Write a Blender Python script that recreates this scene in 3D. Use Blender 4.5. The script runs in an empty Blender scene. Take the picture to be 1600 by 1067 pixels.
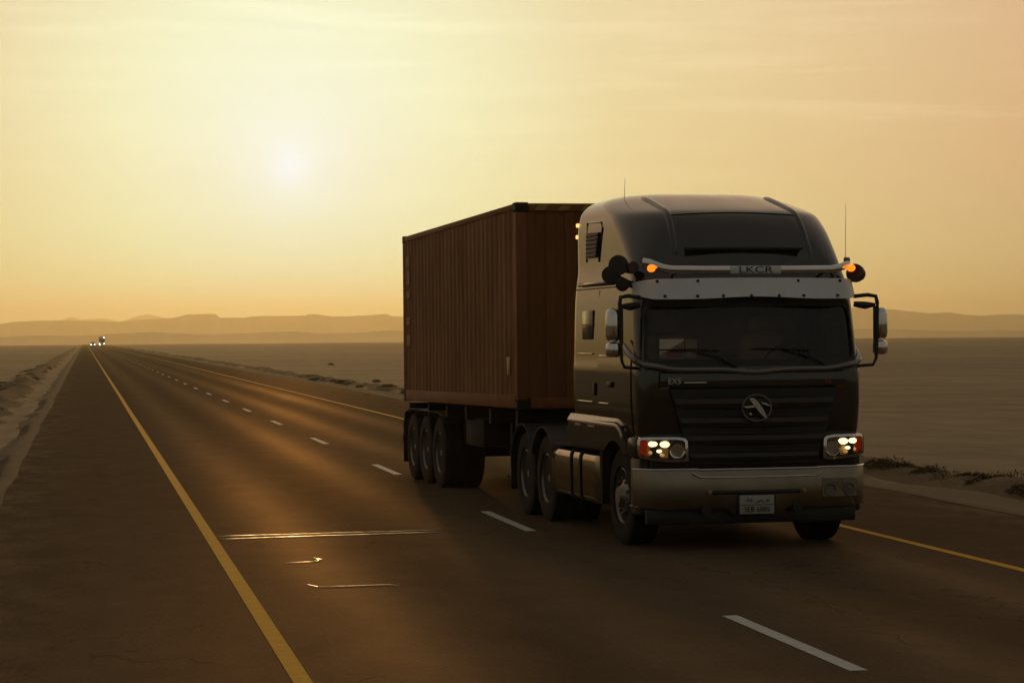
import bpy, bmesh, math, random
import numpy as np
from mathutils import Vector, Matrix
random.seed(7)
sc = bpy.context.scene
C = sc.collection
R = math.radians

# ------------------------------------------------------------------ camera
CAM_H = 2.2
cam = bpy.data.cameras.new('camera')
cam.sensor_fit = 'HORIZONTAL'; cam.sensor_width = 36.0; cam.lens = 84.375
cam.clip_start = 0.1; cam.clip_end = 60000
co = bpy.data.objects.new('camera', cam); C.objects.link(co)
co.matrix_world = Matrix.Translation((0, 0, CAM_H)) @ Matrix.Rotation(R(90) - 0.00168, 4, 'X') @ Matrix.Rotation(-0.0085, 4, 'Z')
sc.camera = co

# ------------------------------------------------------------------ sky, sun, exposure
SUN = Vector((-0.0914, 1.0, 0.0715)).normalized()
SUN_EL = math.asin(SUN.z); SUN_AZ = math.atan2(SUN.x, SUN.y)
w = bpy.data.worlds.new('World'); sc.world = w; w.use_nodes = True
nt = w.node_tree; nt.nodes.clear()
def N(t, **k):
    n = nt.nodes.new(t)
    for a, b in k.items(): setattr(n, a, b)
    return n
def math_(op, a, b=None, c=None):
    n = N('ShaderNodeMath', operation=op)
    for i, v in enumerate((a, b, c)):
        if v is None: continue
        if isinstance(v, (int, float)): n.inputs[i].default_value = v
        else: nt.links.new(v, n.inputs[i])
    return n.outputs[0]
def mixc(mode, fac, a, b):
    n = N('ShaderNodeMix', data_type='RGBA', blend_type=mode)
    for i, v in ((0, fac), (6, a), (7, b)):
        if isinstance(v, (int, float)): n.inputs[i].default_value = v
        elif isinstance(v, tuple): n.inputs[i].default_value = v + (1,)
        else: nt.links.new(v, n.inputs[i])
    return n.outputs[2]
def ramp(fac, stops, interp='EASE'):
    n = N('ShaderNodeValToRGB'); n.color_ramp.interpolation = interp
    el = n.color_ramp.elements
    while len(el) < len(stops): el.new(0.5)
    for e, (p, c) in zip(el, stops):
        e.position = p; e.color = c + (1,) if len(c) == 3 else c
    nt.links.new(fac, n.inputs[0]); return n.outputs[0]
tc = N('ShaderNodeTexCoord')
sep = N('ShaderNodeSeparateXYZ'); nt.links.new(tc.outputs['Generated'], sep.inputs[0])
dot = N('ShaderNodeVectorMath', operation='DOT_PRODUCT'); nt.links.new(tc.outputs['Generated'], dot.inputs[0]); dot.inputs[1].default_value = SUN
ang = math_('DIVIDE', math_('ARCCOSINE', math_('MINIMUM', dot.outputs['Value'], 0.9999999)), math.pi)   # 0..1 over 180 deg
elev = math_('DIVIDE', math_('ARCSINE', sep.outputs[2]), math.pi / 2)                                     # -1..1
d = 1 / 180.0
glow = ramp(ang, [(0, (.78, 1.0, .90)), (1.2*d, (.79, .99, .87)), (4*d, (.79, .94, .67)), (8*d, (.75, .70, .42)), (12*d, (.76, .62, .355)),
                  (19*d, (.745, .465, .265)), (32*d, (.52, .375, .215)), (60*d, (.36, .275, .18)), (100*d, (.21, .175, .13)), (180*d, (.145, .135, .11))], 'LINEAR')
tint = ramp(elev, [(0, (.96, 1.16, .96)), (1.2/90, (.97, 1.15, 1.0)), (4/90, (1, 1, .95)), (9/90, (1.03, 1.03, 1.10)), (25/90, (.8, .9, 1.1)), (1, (.62, .72, .9))], 'LINEAR')
base = mixc('MULTIPLY', 1.0, glow, tint)
# thin cirrus streaks, laid out on azimuth / elevation
az = math_('ARCTAN2', sep.outputs[0], sep.outputs[1])
cmb = N('ShaderNodeCombineXYZ')
nt.links.new(math_('MULTIPLY', az, 7.0), cmb.inputs[0])
nt.links.new(math_('MULTIPLY', math_('ADD', elev, math_('MULTIPLY', az, 0.012)), 190.0), cmb.inputs[1])
noi = N('ShaderNodeTexNoise'); nt.links.new(cmb.outputs[0], noi.inputs[0])
noi.inputs['Scale'].default_value = 1.0; noi.inputs['Detail'].default_value = 6; noi.inputs['Roughness'].default_value = .62; noi.inputs['Distortion'].default_value = .5
noi2 = N('ShaderNodeTexNoise'); nt.links.new(cmb.outputs[0], noi2.inputs[0]); noi2.inputs['Scale'].default_value = .23; noi2.inputs['Detail'].default_value = 3
cl = math_('MULTIPLY', ramp(noi.outputs[0], [(.44, (0, 0, 0)), (.70, (1, 1, 1))]), ramp(noi2.outputs[0], [(.34, (0, 0, 0)), (.58, (1, 1, 1))]))
clh = ramp(elev, [(2.2/90, (0, 0, 0)), (5.5/90, (1, 1, 1))])
base = mixc('ADD', math_('MULTIPLY', cl, clh), base, (.085, .078, .068))
# visible solar disc, veiled by dust
disc = ramp(ang, [(0, (1, 1, 1)), (.40*d, (1, 1, 1)), (.52*d, (.46, .46, .46)), (1.0*d, (.22, .22, .22)), (2.2*d, (.07, .07, .07)), (4.5*d, (0, 0, 0))], 'LINEAR')
base = mixc('ADD', 1.0, base, mixc('MULTIPLY', 1.0, disc, (.10, .15, .48)))
sky = N('ShaderNodeTexSky', sky_type='NISHITA'); sky.sun_disc = False
sky.sun_elevation = SUN_EL; sky.sun_rotation = SUN_AZ; sky.dust_density = 6.0; sky.air_density = 1.0; sky.altitude = 200
bg1 = N('ShaderNodeBackground'); nt.links.new(base, bg1.inputs[0]); bg1.inputs[1].default_value = 0.93
bg2 = N('ShaderNodeBackground'); nt.links.new(sky.outputs[0], bg2.inputs[0]); bg2.inputs[1].default_value = 0.004
ad = N('ShaderNodeAddShader'); nt.links.new(bg1.outputs[0], ad.inputs[0]); nt.links.new(bg2.outputs[0], ad.inputs[1])
wo = N('ShaderNodeOutputWorld'); nt.links.new(ad.outputs[0], wo.inputs[0])

sl = bpy.data.lights.new('sun', 'SUN'); sl.energy = 0.85; sl.angle = R(1.2); sl.color = (1.0, .54, .17)
so = bpy.data.objects.new('sun', sl); C.objects.link(so)
so.rotation_euler = SUN.to_track_quat('Z', 'Y').to_euler(); so.location = (-30, 300, 60)

vs = sc.view_settings; vs.view_transform = 'Standard'; vs.look = 'None'; vs.gamma = 1; vs.exposure = 0; vs.use_curve_mapping = False
cy = sc.cycles; cy.use_denoising = True; cy.max_bounces = 5; cy.diffuse_bounces = 2; cy.glossy_bounces = 3; cy.transmission_bounces = 3; cy.use_adaptive_sampling = True; cy.adaptive_threshold = .02; cy.volume_bounces = 0; cy.transparent_max_bounces = 12; cy.caustics_reflective = False; cy.caustics_refractive = False

# ------------------------------------------------------------------ materials
def mat(name, col, rough=.5, metal=0.0, coat=0.0, spec=.5, noise=None, bump=None, emit=None, coords='Object', rvar=0.0):
    m = bpy.data.materials.new(name); m.use_nodes = True
    t = m.node_tree; p = t.nodes['Principled BSDF']
    p.inputs['Base Color'].default_value = tuple(col) + (1,); p.inputs['Roughness'].default_value = rough
    p.inputs['Metallic'].default_value = metal; p.inputs['Coat Weight'].default_value = coat; p.inputs['Coat Roughness'].default_value = .08
    p.inputs['Specular IOR Level'].default_value = spec
    if emit: p.inputs['Emission Color'].default_value = tuple(emit[0]) + (1,); p.inputs['Emission Strength'].default_value = emit[1]
    if noise or bump or rvar:
        tcn = t.nodes.new('ShaderNodeTexCoord')
    if noise:                                   # (scale, amount, second colour, stretch)
        s, amt, c2, st = noise
        mp = t.nodes.new('ShaderNodeMapping'); mp.inputs['Scale'].default_value = st; t.links.new(tcn.outputs[coords], mp.inputs[0])
        n1 = t.nodes.new('ShaderNodeTexNoise'); n1.inputs['Scale'].default_value = s; n1.inputs['Detail'].default_value = 8; n1.inputs['Roughness'].default_value = .65
        t.links.new(mp.outputs[0], n1.inputs[0])
        cr = t.nodes.new('ShaderNodeValToRGB'); cr.color_ramp.elements[0].position = .5 - .5*amt*.5; cr.color_ramp.elements[1].position = .5 + .5*amt*.5
        cr.color_ramp.elements[0].color = tuple(col) + (1,); cr.color_ramp.elements[1].color = tuple(c2) + (1,)
        t.links.new(n1.outputs[0], cr.inputs[0]); t.links.new(cr.outputs[0], p.inputs['Base Color'])
        if rvar:
            mr = t.nodes.new('ShaderNodeMapRange'); mr.inputs[3].default_value = rough - rvar; mr.inputs[4].default_value = rough + rvar
            mr.inputs[1].default_value = .3; mr.inputs[2].default_value = .7
            t.links.new(n1.outputs[0], mr.inputs[0]); t.links.new(mr.outputs[0], p.inputs['Roughness'])
    if bump:
        s, strg, dist = bump
        n2 = t.nodes.new('ShaderNodeTexNoise'); n2.inputs['Scale'].default_value = s; n2.inputs['Detail'].default_value = 6
        t.links.new(tcn.outputs[coords], n2.inputs[0])
        b = t.nodes.new('ShaderNodeBump'); b.inputs['Strength'].default_value = strg; b.inputs['Distance'].default_value = dist
        t.links.new(n2.outputs[0], b.inputs['Height']); t.links.new(b.outputs[0], p.inputs['Normal'])
    return m
def glass_mat(name, tint, refl):
    m = bpy.data.materials.new(name); m.use_nodes = True; t = m.node_tree; t.nodes.clear()
    tr = t.nodes.new('ShaderNodeBsdfTransparent'); tr.inputs[0].default_value = tuple(tint) + (1,)
    gl = t.nodes.new('ShaderNodeBsdfGlossy'); gl.inputs['Roughness'].default_value = .03; gl.inputs[0].default_value = (.9, .9, .9, 1)
    fr = t.nodes.new('ShaderNodeFresnel'); fr.inputs[0].default_value = 1.5
    mu = t.nodes.new('ShaderNodeMath'); mu.operation = 'MULTIPLY'; mu.inputs[1].default_value = refl; t.links.new(fr.outputs[0], mu.inputs[0])
    mx = t.nodes.new('ShaderNodeMixShader'); t.links.new(mu.outputs[0], mx.inputs[0]); t.links.new(tr.outputs[0], mx.inputs[1]); t.links.new(gl.outputs[0], mx.inputs[2])
    o = t.nodes.new('ShaderNodeOutputMaterial'); t.links.new(mx.outputs[0], o.inputs[0]); return m
M = dict(
    paint=mat('cab paint', (.020, .016, .010), .5, 0, 1.0, spec=0.0, noise=(1.1, 1.2, (.030, .024, .015), (1, 1, 1))),
    paint_low=mat('cab lower paint', (.030, .025, .018), .5, 0, .6, spec=0.0, noise=(2.2, 1.2, (.050, .036, .022), (1, 1, 1))),
    grille=mat('grille plastic', (.018, .016, .014), .5),
    black=mat('black plastic', (.012, .011, .010), .5),
    dark=mat('dark steel', (.016, .013, .010), .8, spec=.2, noise=(6, 1, (.028, .020, .013), (1, 1, 1))),
    chrome=mat('chrome', (.78, .77, .74), .10, 1.0, noise=(3, 1.2, (.66, .64, .60), (1, 1, 1)), rvar=.04),
    bumper=mat('polished bumper steel', (.30, .26, .20), .34, 1.0, noise=(2.5, 1.1, (.23, .195, .145), (1, 1, 1)), rvar=.08),
    steel=mat('tank aluminium', (.30, .26, .195), .14, 1.0, noise=(3, .8, (.17, .135, .09), (1, 1, 3)), rvar=.09),
    visor=mat('satin visor steel', (.72, .75, .72), .45, .1, noise=(2, 1.2, (.56, .56, .53), (1, 1, 1)), rvar=.05),
    rubber=mat('tyre rubber', (.011, .010, .008), .85, spec=.2, noise=(5, 1, (.020, .015, .010), (1, 1, 1))),
    rim=mat('wheel steel', (.24, .225, .20), .42, .8, noise=(9, 1, (.14, .115, .085), (1, 1, 1))),
    ledge=mat('skirt ledge sky sheen', (.34, .27, .18), .35, .3, .5),  # skirt body colour lightened to stand for the sky reflected on its chamfer
    trim=mat('highlight trim', (.16, .15, .13), .28, .6, .6),  # painted sky highlight on cowl and roof crease, plain metal on the badge
    glass=glass_mat('tinted glass', (.74, .68, .54), 1.0),
    clear=glass_mat('clear lens', (.92, .92, .9), 1.0),
    interior=mat('cabin trim', (.28, .20, .105), .8, noise=(14, 1, (.34, .245, .13), (1, 1, 1))),
    amber=mat('amber lamp', (.9, .25, .02), .3, emit=((1.0, .15, .006), 2.2)),
    bulb=mat('lit headlamp', (1, .9, .7), .3, emit=((1.0, .74, .38), 2.0)),
    bulb_dim=mat('lit lamp reflector', (1, .7, .3), .3, emit=((1.0, .55, .18), .30)),
    lamp_glow=mat('lamp glow panel', (.34, .23, .09), .35, .9, emit=((1.0, .5, .12), .05)),
    side_amber=mat('side marker', (.8, .4, .08), .3, emit=((1.0, .55, .16), 1.6)),
    red=mat('red lens', (.32, .02, .008), .2, emit=((1.0, .06, .006), .10)),
    container=mat('container paint', (.25, .100, .030), .7, spec=.2, noise=(1.6, 1.0, (.14, .054, .018), (1, 1, .35)), bump=(30, .25, .01), rvar=.1),
    rail=mat('container rail paint', (.27, .098, .028), .65, spec=.2, noise=(3, 1.2, (.19, .066, .020), (1, 1, 1))),
    faded=mat('faded white stencil', (.34, .17, .08), .7, noise=(9, .8, (.25, .09, .03), (1, 1, 1))),
    plaque=mat('yellow plate', (.36, .20, .025), .5),
    white=mat('plate white', (.34, .34, .29), .6),
    letter=mat('letter black', (.02, .02, .02), .5),
    badge=mat('badge chrome', (.6, .6, .57), .2, 1.0),
    redbadge=mat('badge red', (.35, .02, .012), .4),
    paper=mat('windscreen papers', (.60, .55, .46), .8, noise=(7, .6, (.42, .36, .30), (1, 1, 6))),
    paper_red=mat('red sticker', (.5, .10, .07), .7),
    whitepaint=mat('road white paint', (.55, .54, .50), .8, spec=.2, noise=(9, .9, (.36, .34, .30), (1, 1, 1)), bump=(90, .3, .003)),
    yellowpaint=mat('road yellow paint', (.66, .36, .012), .85, spec=.1, noise=(5, 1.0, (.50, .265, .012), (1, 1, 1)), bump=(90, .3, .003)),
    tar=mat('tar sealant', (.020, .015, .011), .40, spec=.45, noise=(14, 1, (.02, .018, .015), (1, 1, 1)), bump=(22, .35, .006), rvar=.1),
    gravel=mat('verge gravel', (.105, .077, .046), .95, spec=.1, noise=(1.2, 1.1, (.14, .105, .066), (1, .3, 1)), bump=(40, .6, .02)),
    shrub=mat('dry shrub', (.075, .050, .022), .95, spec=.1, noise=(9, 1, (.12, .082, .038), (1, 1, 1))),
    soil=mat('bank soil', (.095, .066, .034), .95, spec=.1, noise=(2.2, 1.2, (.15, .107, .060), (1, .4, 1)), bump=(9, .8, .06)),
    rock=mat('verge rock', (.28, .20, .12), .9, noise=(5, 1, (.20, .14, .085), (1, 1, 1)), bump=(12, .6, .03)),
    hill=mat('hill rock', (.26, .17, .095), .95, noise=(.0016, 1.0, (.36, .25, .15), (1, 1, 6))),
    vehwhite=mat('pale vehicle paint', (.5, .5, .48), .35, 0, .4),
    vehteal=mat('teal vehicle paint', (.08, .20, .18), .35, 0, .4),
    vehglass=mat('vehicle glass', (.03, .03, .03), .08),
    vehlamp=mat('distant headlamp', (1, 1, .9), .3, emit=((1, .95, .75), 9.0)),
)
M['paint'].node_tree.nodes['Principled BSDF'].inputs['Coat IOR'].default_value = 1.72
M['paint'].node_tree.nodes['Principled BSDF'].inputs['Coat Tint'].default_value = (1, .93, .80, 1)
M['paint'].node_tree.nodes['Principled BSDF'].inputs['Coat Roughness'].default_value = .07
# road surface: polished wheel tracks, patchy binder, transverse streaks (all in road coordinates)
def road_mat():
    m = bpy.data.materials.new('asphalt'); m.use_nodes = True; t = m.node_tree; t.nodes.clear(); L = t.links.new
    tcn = t.nodes.new('ShaderNodeTexCoord'); sx = t.nodes.new('ShaderNodeSeparateXYZ'); L(tcn.outputs['Object'], sx.inputs[0])
    def mm(op, a, b=None, c=None):
        n = t.nodes.new('ShaderNodeMath'); n.operation = op
        for i, v in enumerate((a, b, c)):
            if v is None: continue
            if isinstance(v, (int, float)): n.inputs[i].default_value = v
            else: L(v, n.inputs[i])
        return n.outputs[0]
    def vec(st):
        mp = t.nodes.new('ShaderNodeMapping'); mp.inputs['Scale'].default_value = st; L(tcn.outputs['Object'], mp.inputs[0]); return mp.outputs[0]
    def noise(scale, st, det=5, rough=.6):
        n = t.nodes.new('ShaderNodeTexNoise'); n.inputs['Scale'].default_value = scale; n.inputs['Detail'].default_value = det; n.inputs['Roughness'].default_value = rough
        L(vec(st), n.inputs[0]); return n.outputs[0]
    def cramp(f, p0, c0, p1, c1):
        n = t.nodes.new('ShaderNodeValToRGB'); e = n.color_ramp.elements; e[0].position = p0; e[1].position = p1; e[0].color = c0 + (1,); e[1].color = c1 + (1,); L(f, n.inputs[0]); return n.outputs[0]
    def mix(mode, f, a, b):
        n = t.nodes.new('ShaderNodeMix'); n.data_type = 'RGBA'; n.blend_type = mode
        for i, v in ((0, f), (6, a), (7, b)):
            if isinstance(v, (int, float)): n.inputs[i].default_value = v
            elif isinstance(v, tuple): n.inputs[i].default_value = v + (1,)
            else: L(v, n.inputs[i])
        return n.outputs[2]
    def bell(c0, w0): return mm('POWER', 2.718, mm('MULTIPLY', mm('POWER', mm('DIVIDE', mm('SUBTRACT', sx.outputs[0], c0), w0), 2), -1))
    tr = mm('ADD', mm('ADD', bell(2.25, .45), bell(4.05, .45)), mm('ADD', bell(5.85, .45), bell(7.6, .45)))
    oil = mm('ADD', bell(3.15, .35), bell(6.72, .35))
    big = noise(.22, (1, .25, 1), 5); mid = noise(1.7, (1, .45, 1), 9, .7); grain = noise(26, (1, .6, 1), 6, .75); patch = noise(.5, (.6, .16, 1), 2)
    base = cramp(mm('ADD', mm('MULTIPLY', big, .45), mm('MULTIPLY', mid, .55)), .30, (.058, .043, .029), .70, (.086, .064, .045))
    base = mix('MULTIPLY', 1.0, base, cramp(grain, .34, (.70, .70, .70), .68, (1.32, 1.30, 1.27)))
    base = mix('MULTIPLY', mm('MULTIPLY', oil, .35), base, (.55, .52, .50))
    base = mix('MIX', mm('MULTIPLY', tr, .18), base, (.085, .058, .035))
    # hairline cracks, broken up
    vo = t.nodes.new('ShaderNodeTexVoronoi'); vo.feature = 'DISTANCE_TO_EDGE'; vo.inputs['Scale'].default_value = .33
    dn = t.nodes.new('ShaderNodeVectorMath'); dn.operation = 'ADD'; L(vec((1, .5, 1)), dn.inputs[0])
    nn = t.nodes.new('ShaderNodeTexNoise'); nn.inputs['Scale'].default_value = 1.3; nn.inputs['Detail'].default_value = 6; L(tcn.outputs['Object'], nn.inputs[0]); L(nn.outputs['Color'], dn.inputs[1]); L(dn.outputs[0], vo.inputs['Vector'])
    crack = mm('MULTIPLY', mm('LESS_THAN', vo.outputs['Distance'], .0035), mm('GREATER_THAN', patch, .52))
    base = mix('MIX', mm('MULTIPLY', crack, .6), base, (.018, .013, .009))
    # sand blown in from both edges
    edge = mm('ADD', bell(-1.5, .75), bell(11.5, 1.0))
    base = mix('MIX', mm('MULTIPLY', mm('MULTIPLY', edge, .9), cramp(mid, .42, (0, 0, 0), .62, (1, 1, 1))), base, (.17, .125, .078))
    df = t.nodes.new('ShaderNodeBsdfDiffuse'); L(base, df.inputs[0]); df.inputs[1].default_value = .6
    gl = t.nodes.new('ShaderNodeBsdfGlossy'); gl.inputs[0].default_value = (1, .70, .38, 1)
    L(mm('SUBTRACT', mm('ADD', .50, mm('MULTIPLY', big, .16)), mm('MULTIPLY', tr, .05)), gl.inputs['Roughness'])
    b = t.nodes.new('ShaderNodeBump'); b.inputs['Strength'].default_value = .4; b.inputs['Distance'].default_value = .008
    L(mm('ADD', grain, mm('MULTIPLY', mid, .5)), b.inputs['Height']); L(b.outputs[0], gl.inputs['Normal']); L(b.outputs[0], df.inputs['Normal'])
    fac = mm('MULTIPLY', mm('ADD', .045, mm('MULTIPLY', tr, .030)), mm('ADD', .62, mm('MULTIPLY', mid, .76)))
    mx = t.nodes.new('ShaderNodeMixShader'); L(fac, mx.inputs[0]); L(df.outputs[0], mx.inputs[1]); L(gl.outputs[0], mx.inputs[2])
    o = t.nodes.new('ShaderNodeOutputMaterial'); L(mx.outputs[0], o.inputs[0])
    return m
M['asphalt'] = road_mat()
def desert_mat():
    m = mat('desert sand', (.3, .22, .13), .95, spec=.15)
    t = m.node_tree; p = t.nodes['Principled BSDF']; L = t.links.new
    tcn = t.nodes.new('ShaderNodeTexCoord')
    outs = []
    for sc_, st, det in ((.02, (1, .35, 1), 8), (.6, (1, .5, 1), 9), (.15, (.25, 1.5, 1), 6)):
        mp = t.nodes.new('ShaderNodeMapping'); mp.inputs['Scale'].default_value = st; L(tcn.outputs['Object'], mp.inputs[0])
        n = t.nodes.new('ShaderNodeTexNoise'); n.inputs['Scale'].default_value = sc_; n.inputs['Detail'].default_value = det; n.inputs['Roughness'].default_value = .65; L(mp.outputs[0], n.inputs[0]); outs.append(n.outputs[0])
    a = t.nodes.new('ShaderNodeMath'); a.operation = 'ADD'; L(outs[0], a.inputs[0]); L(outs[1], a.inputs[1])
    a2 = t.nodes.new('ShaderNodeMath'); a2.operation = 'ADD'; L(a.outputs[0], a2.inputs[0]); L(outs[2], a2.inputs[1])
    dv = t.nodes.new('ShaderNodeMath'); dv.operation = 'DIVIDE'; L(a2.outputs[0], dv.inputs[0]); dv.inputs[1].default_value = 3
    cr = t.nodes.new('ShaderNodeValToRGB'); e = cr.color_ramp.elements; e[0].position = .36; e[1].position = .64
    e[0].color = (.115, .084, .047, 1); e[1].color = (.29, .217, .127, 1); L(dv.outputs[0], cr.inputs[0]); L(cr.outputs[0], p.inputs['Base Color'])
    b = t.nodes.new('ShaderNodeBump'); b.inputs['Strength'].default_value = .7; b.inputs['Distance'].default_value = .12; L(outs[1], b.inputs['Height']); L(b.outputs[0], p.inputs['Normal'])
    return m
M['desert'] = desert_mat()

# ------------------------------------------------------------------ mesh helpers
class MB:
    def __init__(s): s.v = []; s.f = []
    def add(s, vs, fs):
        b = len(s.v); s.v += [tuple(v) for v in vs]; s.f += [tuple(b + i for i in f) for f in fs]; return s
    def box(s, x0, x1, y0, y1, z0, z1, bev=0.0, mtx=None):
        bm = bmesh.new(); bmesh.ops.create_cube(bm, size=1)
        for v in bm.verts: v.co = Vector(((x0+x1)/2 + v.co.x*(x1-x0), (y0+y1)/2 + v.co.y*(y1-y0), (z0+z1)/2 + v.co.z*(z1-z0)))
        if bev > 0: bmesh.ops.bevel(bm, geom=list(bm.edges), offset=min(bev, .45*min(x1-x0, y1-y0, z1-z0)), segments=2, affect='EDGES', profile=.5)
        if mtx is not None: bmesh.ops.transform(bm, matrix=mtx, verts=bm.verts)
        bm.verts.index_update(); s.add([v.co[:] for v in bm.verts], [[v.index for v in f.verts] for f in bm.faces]); bm.free(); return s
    def tube(s, pts, r, n=10, cap=True, ry=None):
        pts = [Vector(p) for p in pts]; rings = []; up = Vector((0, 0, 1))
        for i, p in enumerate(pts):
            t = (pts[min(i+1, len(pts)-1)] - pts[max(i-1, 0)]).normalized()
            a = t.cross(up)
            if a.length < 1e-3: a = t.cross(Vector((0, 1, 0)))
            a.normalize(); b = a.cross(t).normalized()
            rr = r[i] if isinstance(r, (list, tuple)) else r
            rings.append([p + a*math.cos(2*math.pi*k/n)*rr + b*math.sin(2*math.pi*k/n)*(ry or rr) for k in range(n)])
        return s.loft(rings, True, cap)
    def loft(s, rings, closed=True, cap=True):
        n = len(rings[0]); vs = [v for r_ in rings for v in r_]; fs = []
        for i in range(len(rings)-1):
            for k in range(n if closed else n-1):
                k2 = (k+1) % n; fs.append((i*n+k, i*n+k2, (i+1)*n+k2, (i+1)*n+k))
        if cap and closed: fs.append(tuple(range(n-1, -1, -1))); fs.append(tuple((len(rings)-1)*n + k for k in range(n)))
        return s.add(vs, fs)
    def lathe(s, prof, n=32, c=(0, 0, 0), axis='X', mtx=None):
        rings = []
        for a, r in prof:
            ring = []
            for k in range(n):
                t = 2*math.pi*k/n; p, q = r*math.cos(t), r*math.sin(t)
                v = {'X': (a, p, q), 'Y': (p, a, q), 'Z': (p, q, a)}[axis]
                v = Vector(v)
                if mtx is not None: v = mtx @ v
                ring.append(v + Vector(c))
            rings.append(ring)
        return s.loft(rings, True, True)
    def prism(s, poly, lo, hi, axis='X'):      # poly in the two other axes
        def P(a, p): return {'X': (a, p[0], p[1]), 'Y': (p[0], a, p[1]), 'Z': (p[0], p[1], a)}[axis]
        n = len(poly); vs = [P(lo, p) for p in poly] + [P(hi, p) for p in poly]
        fs = [(k, (k+1) % n, n+(k+1) % n, n+k) for k in range(n)] + [tuple(range(n-1, -1, -1)), tuple(range(n, 2*n))]
        return s.add(vs, fs)
    def grid(s, rows, thick=None):             # rows of points; thick = offset vector for a solid sheet
        nr, nc = len(rows), len(rows[0]); s0 = len(s.v)
        vs = [v for r_ in rows for v in r_]; fs = [(i*nc+k, i*nc+k+1, (i+1)*nc+k+1, (i+1)*nc+k) for i in range(nr-1) for k in range(nc-1)]
        s.add(vs, fs)
        if thick is not None:
            t = Vector(thick); s.add([Vector(v)+t for v in vs], [f[::-1] for f in fs]); N_ = nr*nc
            bd = [k for k in range(nc)] + [i*nc+nc-1 for i in range(1, nr)] + [(nr-1)*nc+k for k in range(nc-2, -1, -1)] + [i*nc for i in range(nr-2, 0, -1)]
            for a, b in zip(bd, bd[1:]+bd[:1]): s.f.append((s0+b, s0+a, s0+N_+a, s0+N_+b))
        return s
    def mesh(s, name, m, sharp=35, off=(0, 0, 0)):
        me = bpy.data.meshes.new(name); o_ = Vector(off)
        me.from_pydata([tuple(Vector(v)-o_) for v in s.v], [], s.f)
        bm = bmesh.new(); bm.from_mesh(me); bmesh.ops.recalc_face_normals(bm, faces=bm.faces); bm.to_mesh(me); bm.free()
        me.materials.append(M[m] if isinstance(m, str) else m)
        if sharp:
            me.shade_smooth(); me.set_sharp_from_angle(angle=R(sharp))
        return me
    def build(s, name, m, parent=None, sharp=35, off=(0, 0, 0), kind=None):
        o = bpy.data.objects.new(name, s.mesh(name, m, sharp, off)); C.objects.link(o)
        if parent is not None: o.parent = parent
        if kind: o['kind'] = kind
        return o
def inst(name, me, parent, loc=(0, 0, 0), rot=None):
    o = bpy.data.objects.new(name, me); C.objects.link(o); o.parent = parent; o.location = loc
    if rot: o.rotation_euler = rot
    return o
def tag(o, label, cat, group=None):
    o['label'] = label; o['category'] = cat
    if group: o['group'] = group
    return o
def empty(name, loc, rot=(0, 0, 0)):
    o = bpy.data.objects.new(name, None); C.objects.link(o); o.location = loc; o.rotation_euler = rot; o.empty_display_size = .3; return o
def text_mesh(body, size, depth=.003):
    cu = bpy.data.curves.new('lettering', 'FONT'); cu.body = body; cu.size = size; cu.extrude = depth; cu.align_x = 'CENTER'; cu.align_y = 'CENTER'; cu.resolution_u = 3
    o = bpy.data.objects.new('lettering_source', cu); C.objects.link(o)
    dg = bpy.context.evaluated_depsgraph_get(); me = bpy.data.meshes.new_from_object(o.evaluated_get(dg)); bpy.data.objects.remove(o); return me
def text(name, body, size, m, parent, loc, sx=1.0):
    me = text_mesh(body, size); me.materials.clear(); me.materials.append(M[m])
    o = inst(name, me, parent, loc, (R(90), 0, 0)); o.scale = (sx, 1, 1); return o
def catmull(tab, z):
    ks = [t[0] for t in tab]
    if z <= ks[0]: return list(tab[0][1:])
    if z >= ks[-1]: return list(tab[-1][1:])
    i = max(j for j in range(len(ks)-1) if ks[j] <= z)
    t = (z-ks[i])/(ks[i+1]-ks[i]); out = []
    for c in range(1, len(tab[0])):                       # monotone-ish cubic Hermite
        def sl_(j):
            if j <= 0 or j >= len(ks)-1: return (tab[1][c]-tab[0][c])/(ks[1]-ks[0]) if j <= 0 else (tab[-1][c]-tab[-2][c])/(ks[-1]-ks[-2])
            a = (tab[j][c]-tab[j-1][c])/(ks[j]-ks[j-1]); b = (tab[j+1][c]-tab[j][c])/(ks[j+1]-ks[j])
            return 0 if a*b <= 0 else 2*a*b/(a+b)
        h = ks[i+1]-ks[i]; p0, p1, m0, m1 = tab[i][c], tab[i+1][c], sl_(i)*h, sl_(i+1)*h
        out.append((2*t**3-3*t*t+1)*p0 + (t**3-2*t*t+t)*m0 + (-2*t**3+3*t*t)*p1 + (t**3-t*t)*m1)
    return out

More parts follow.
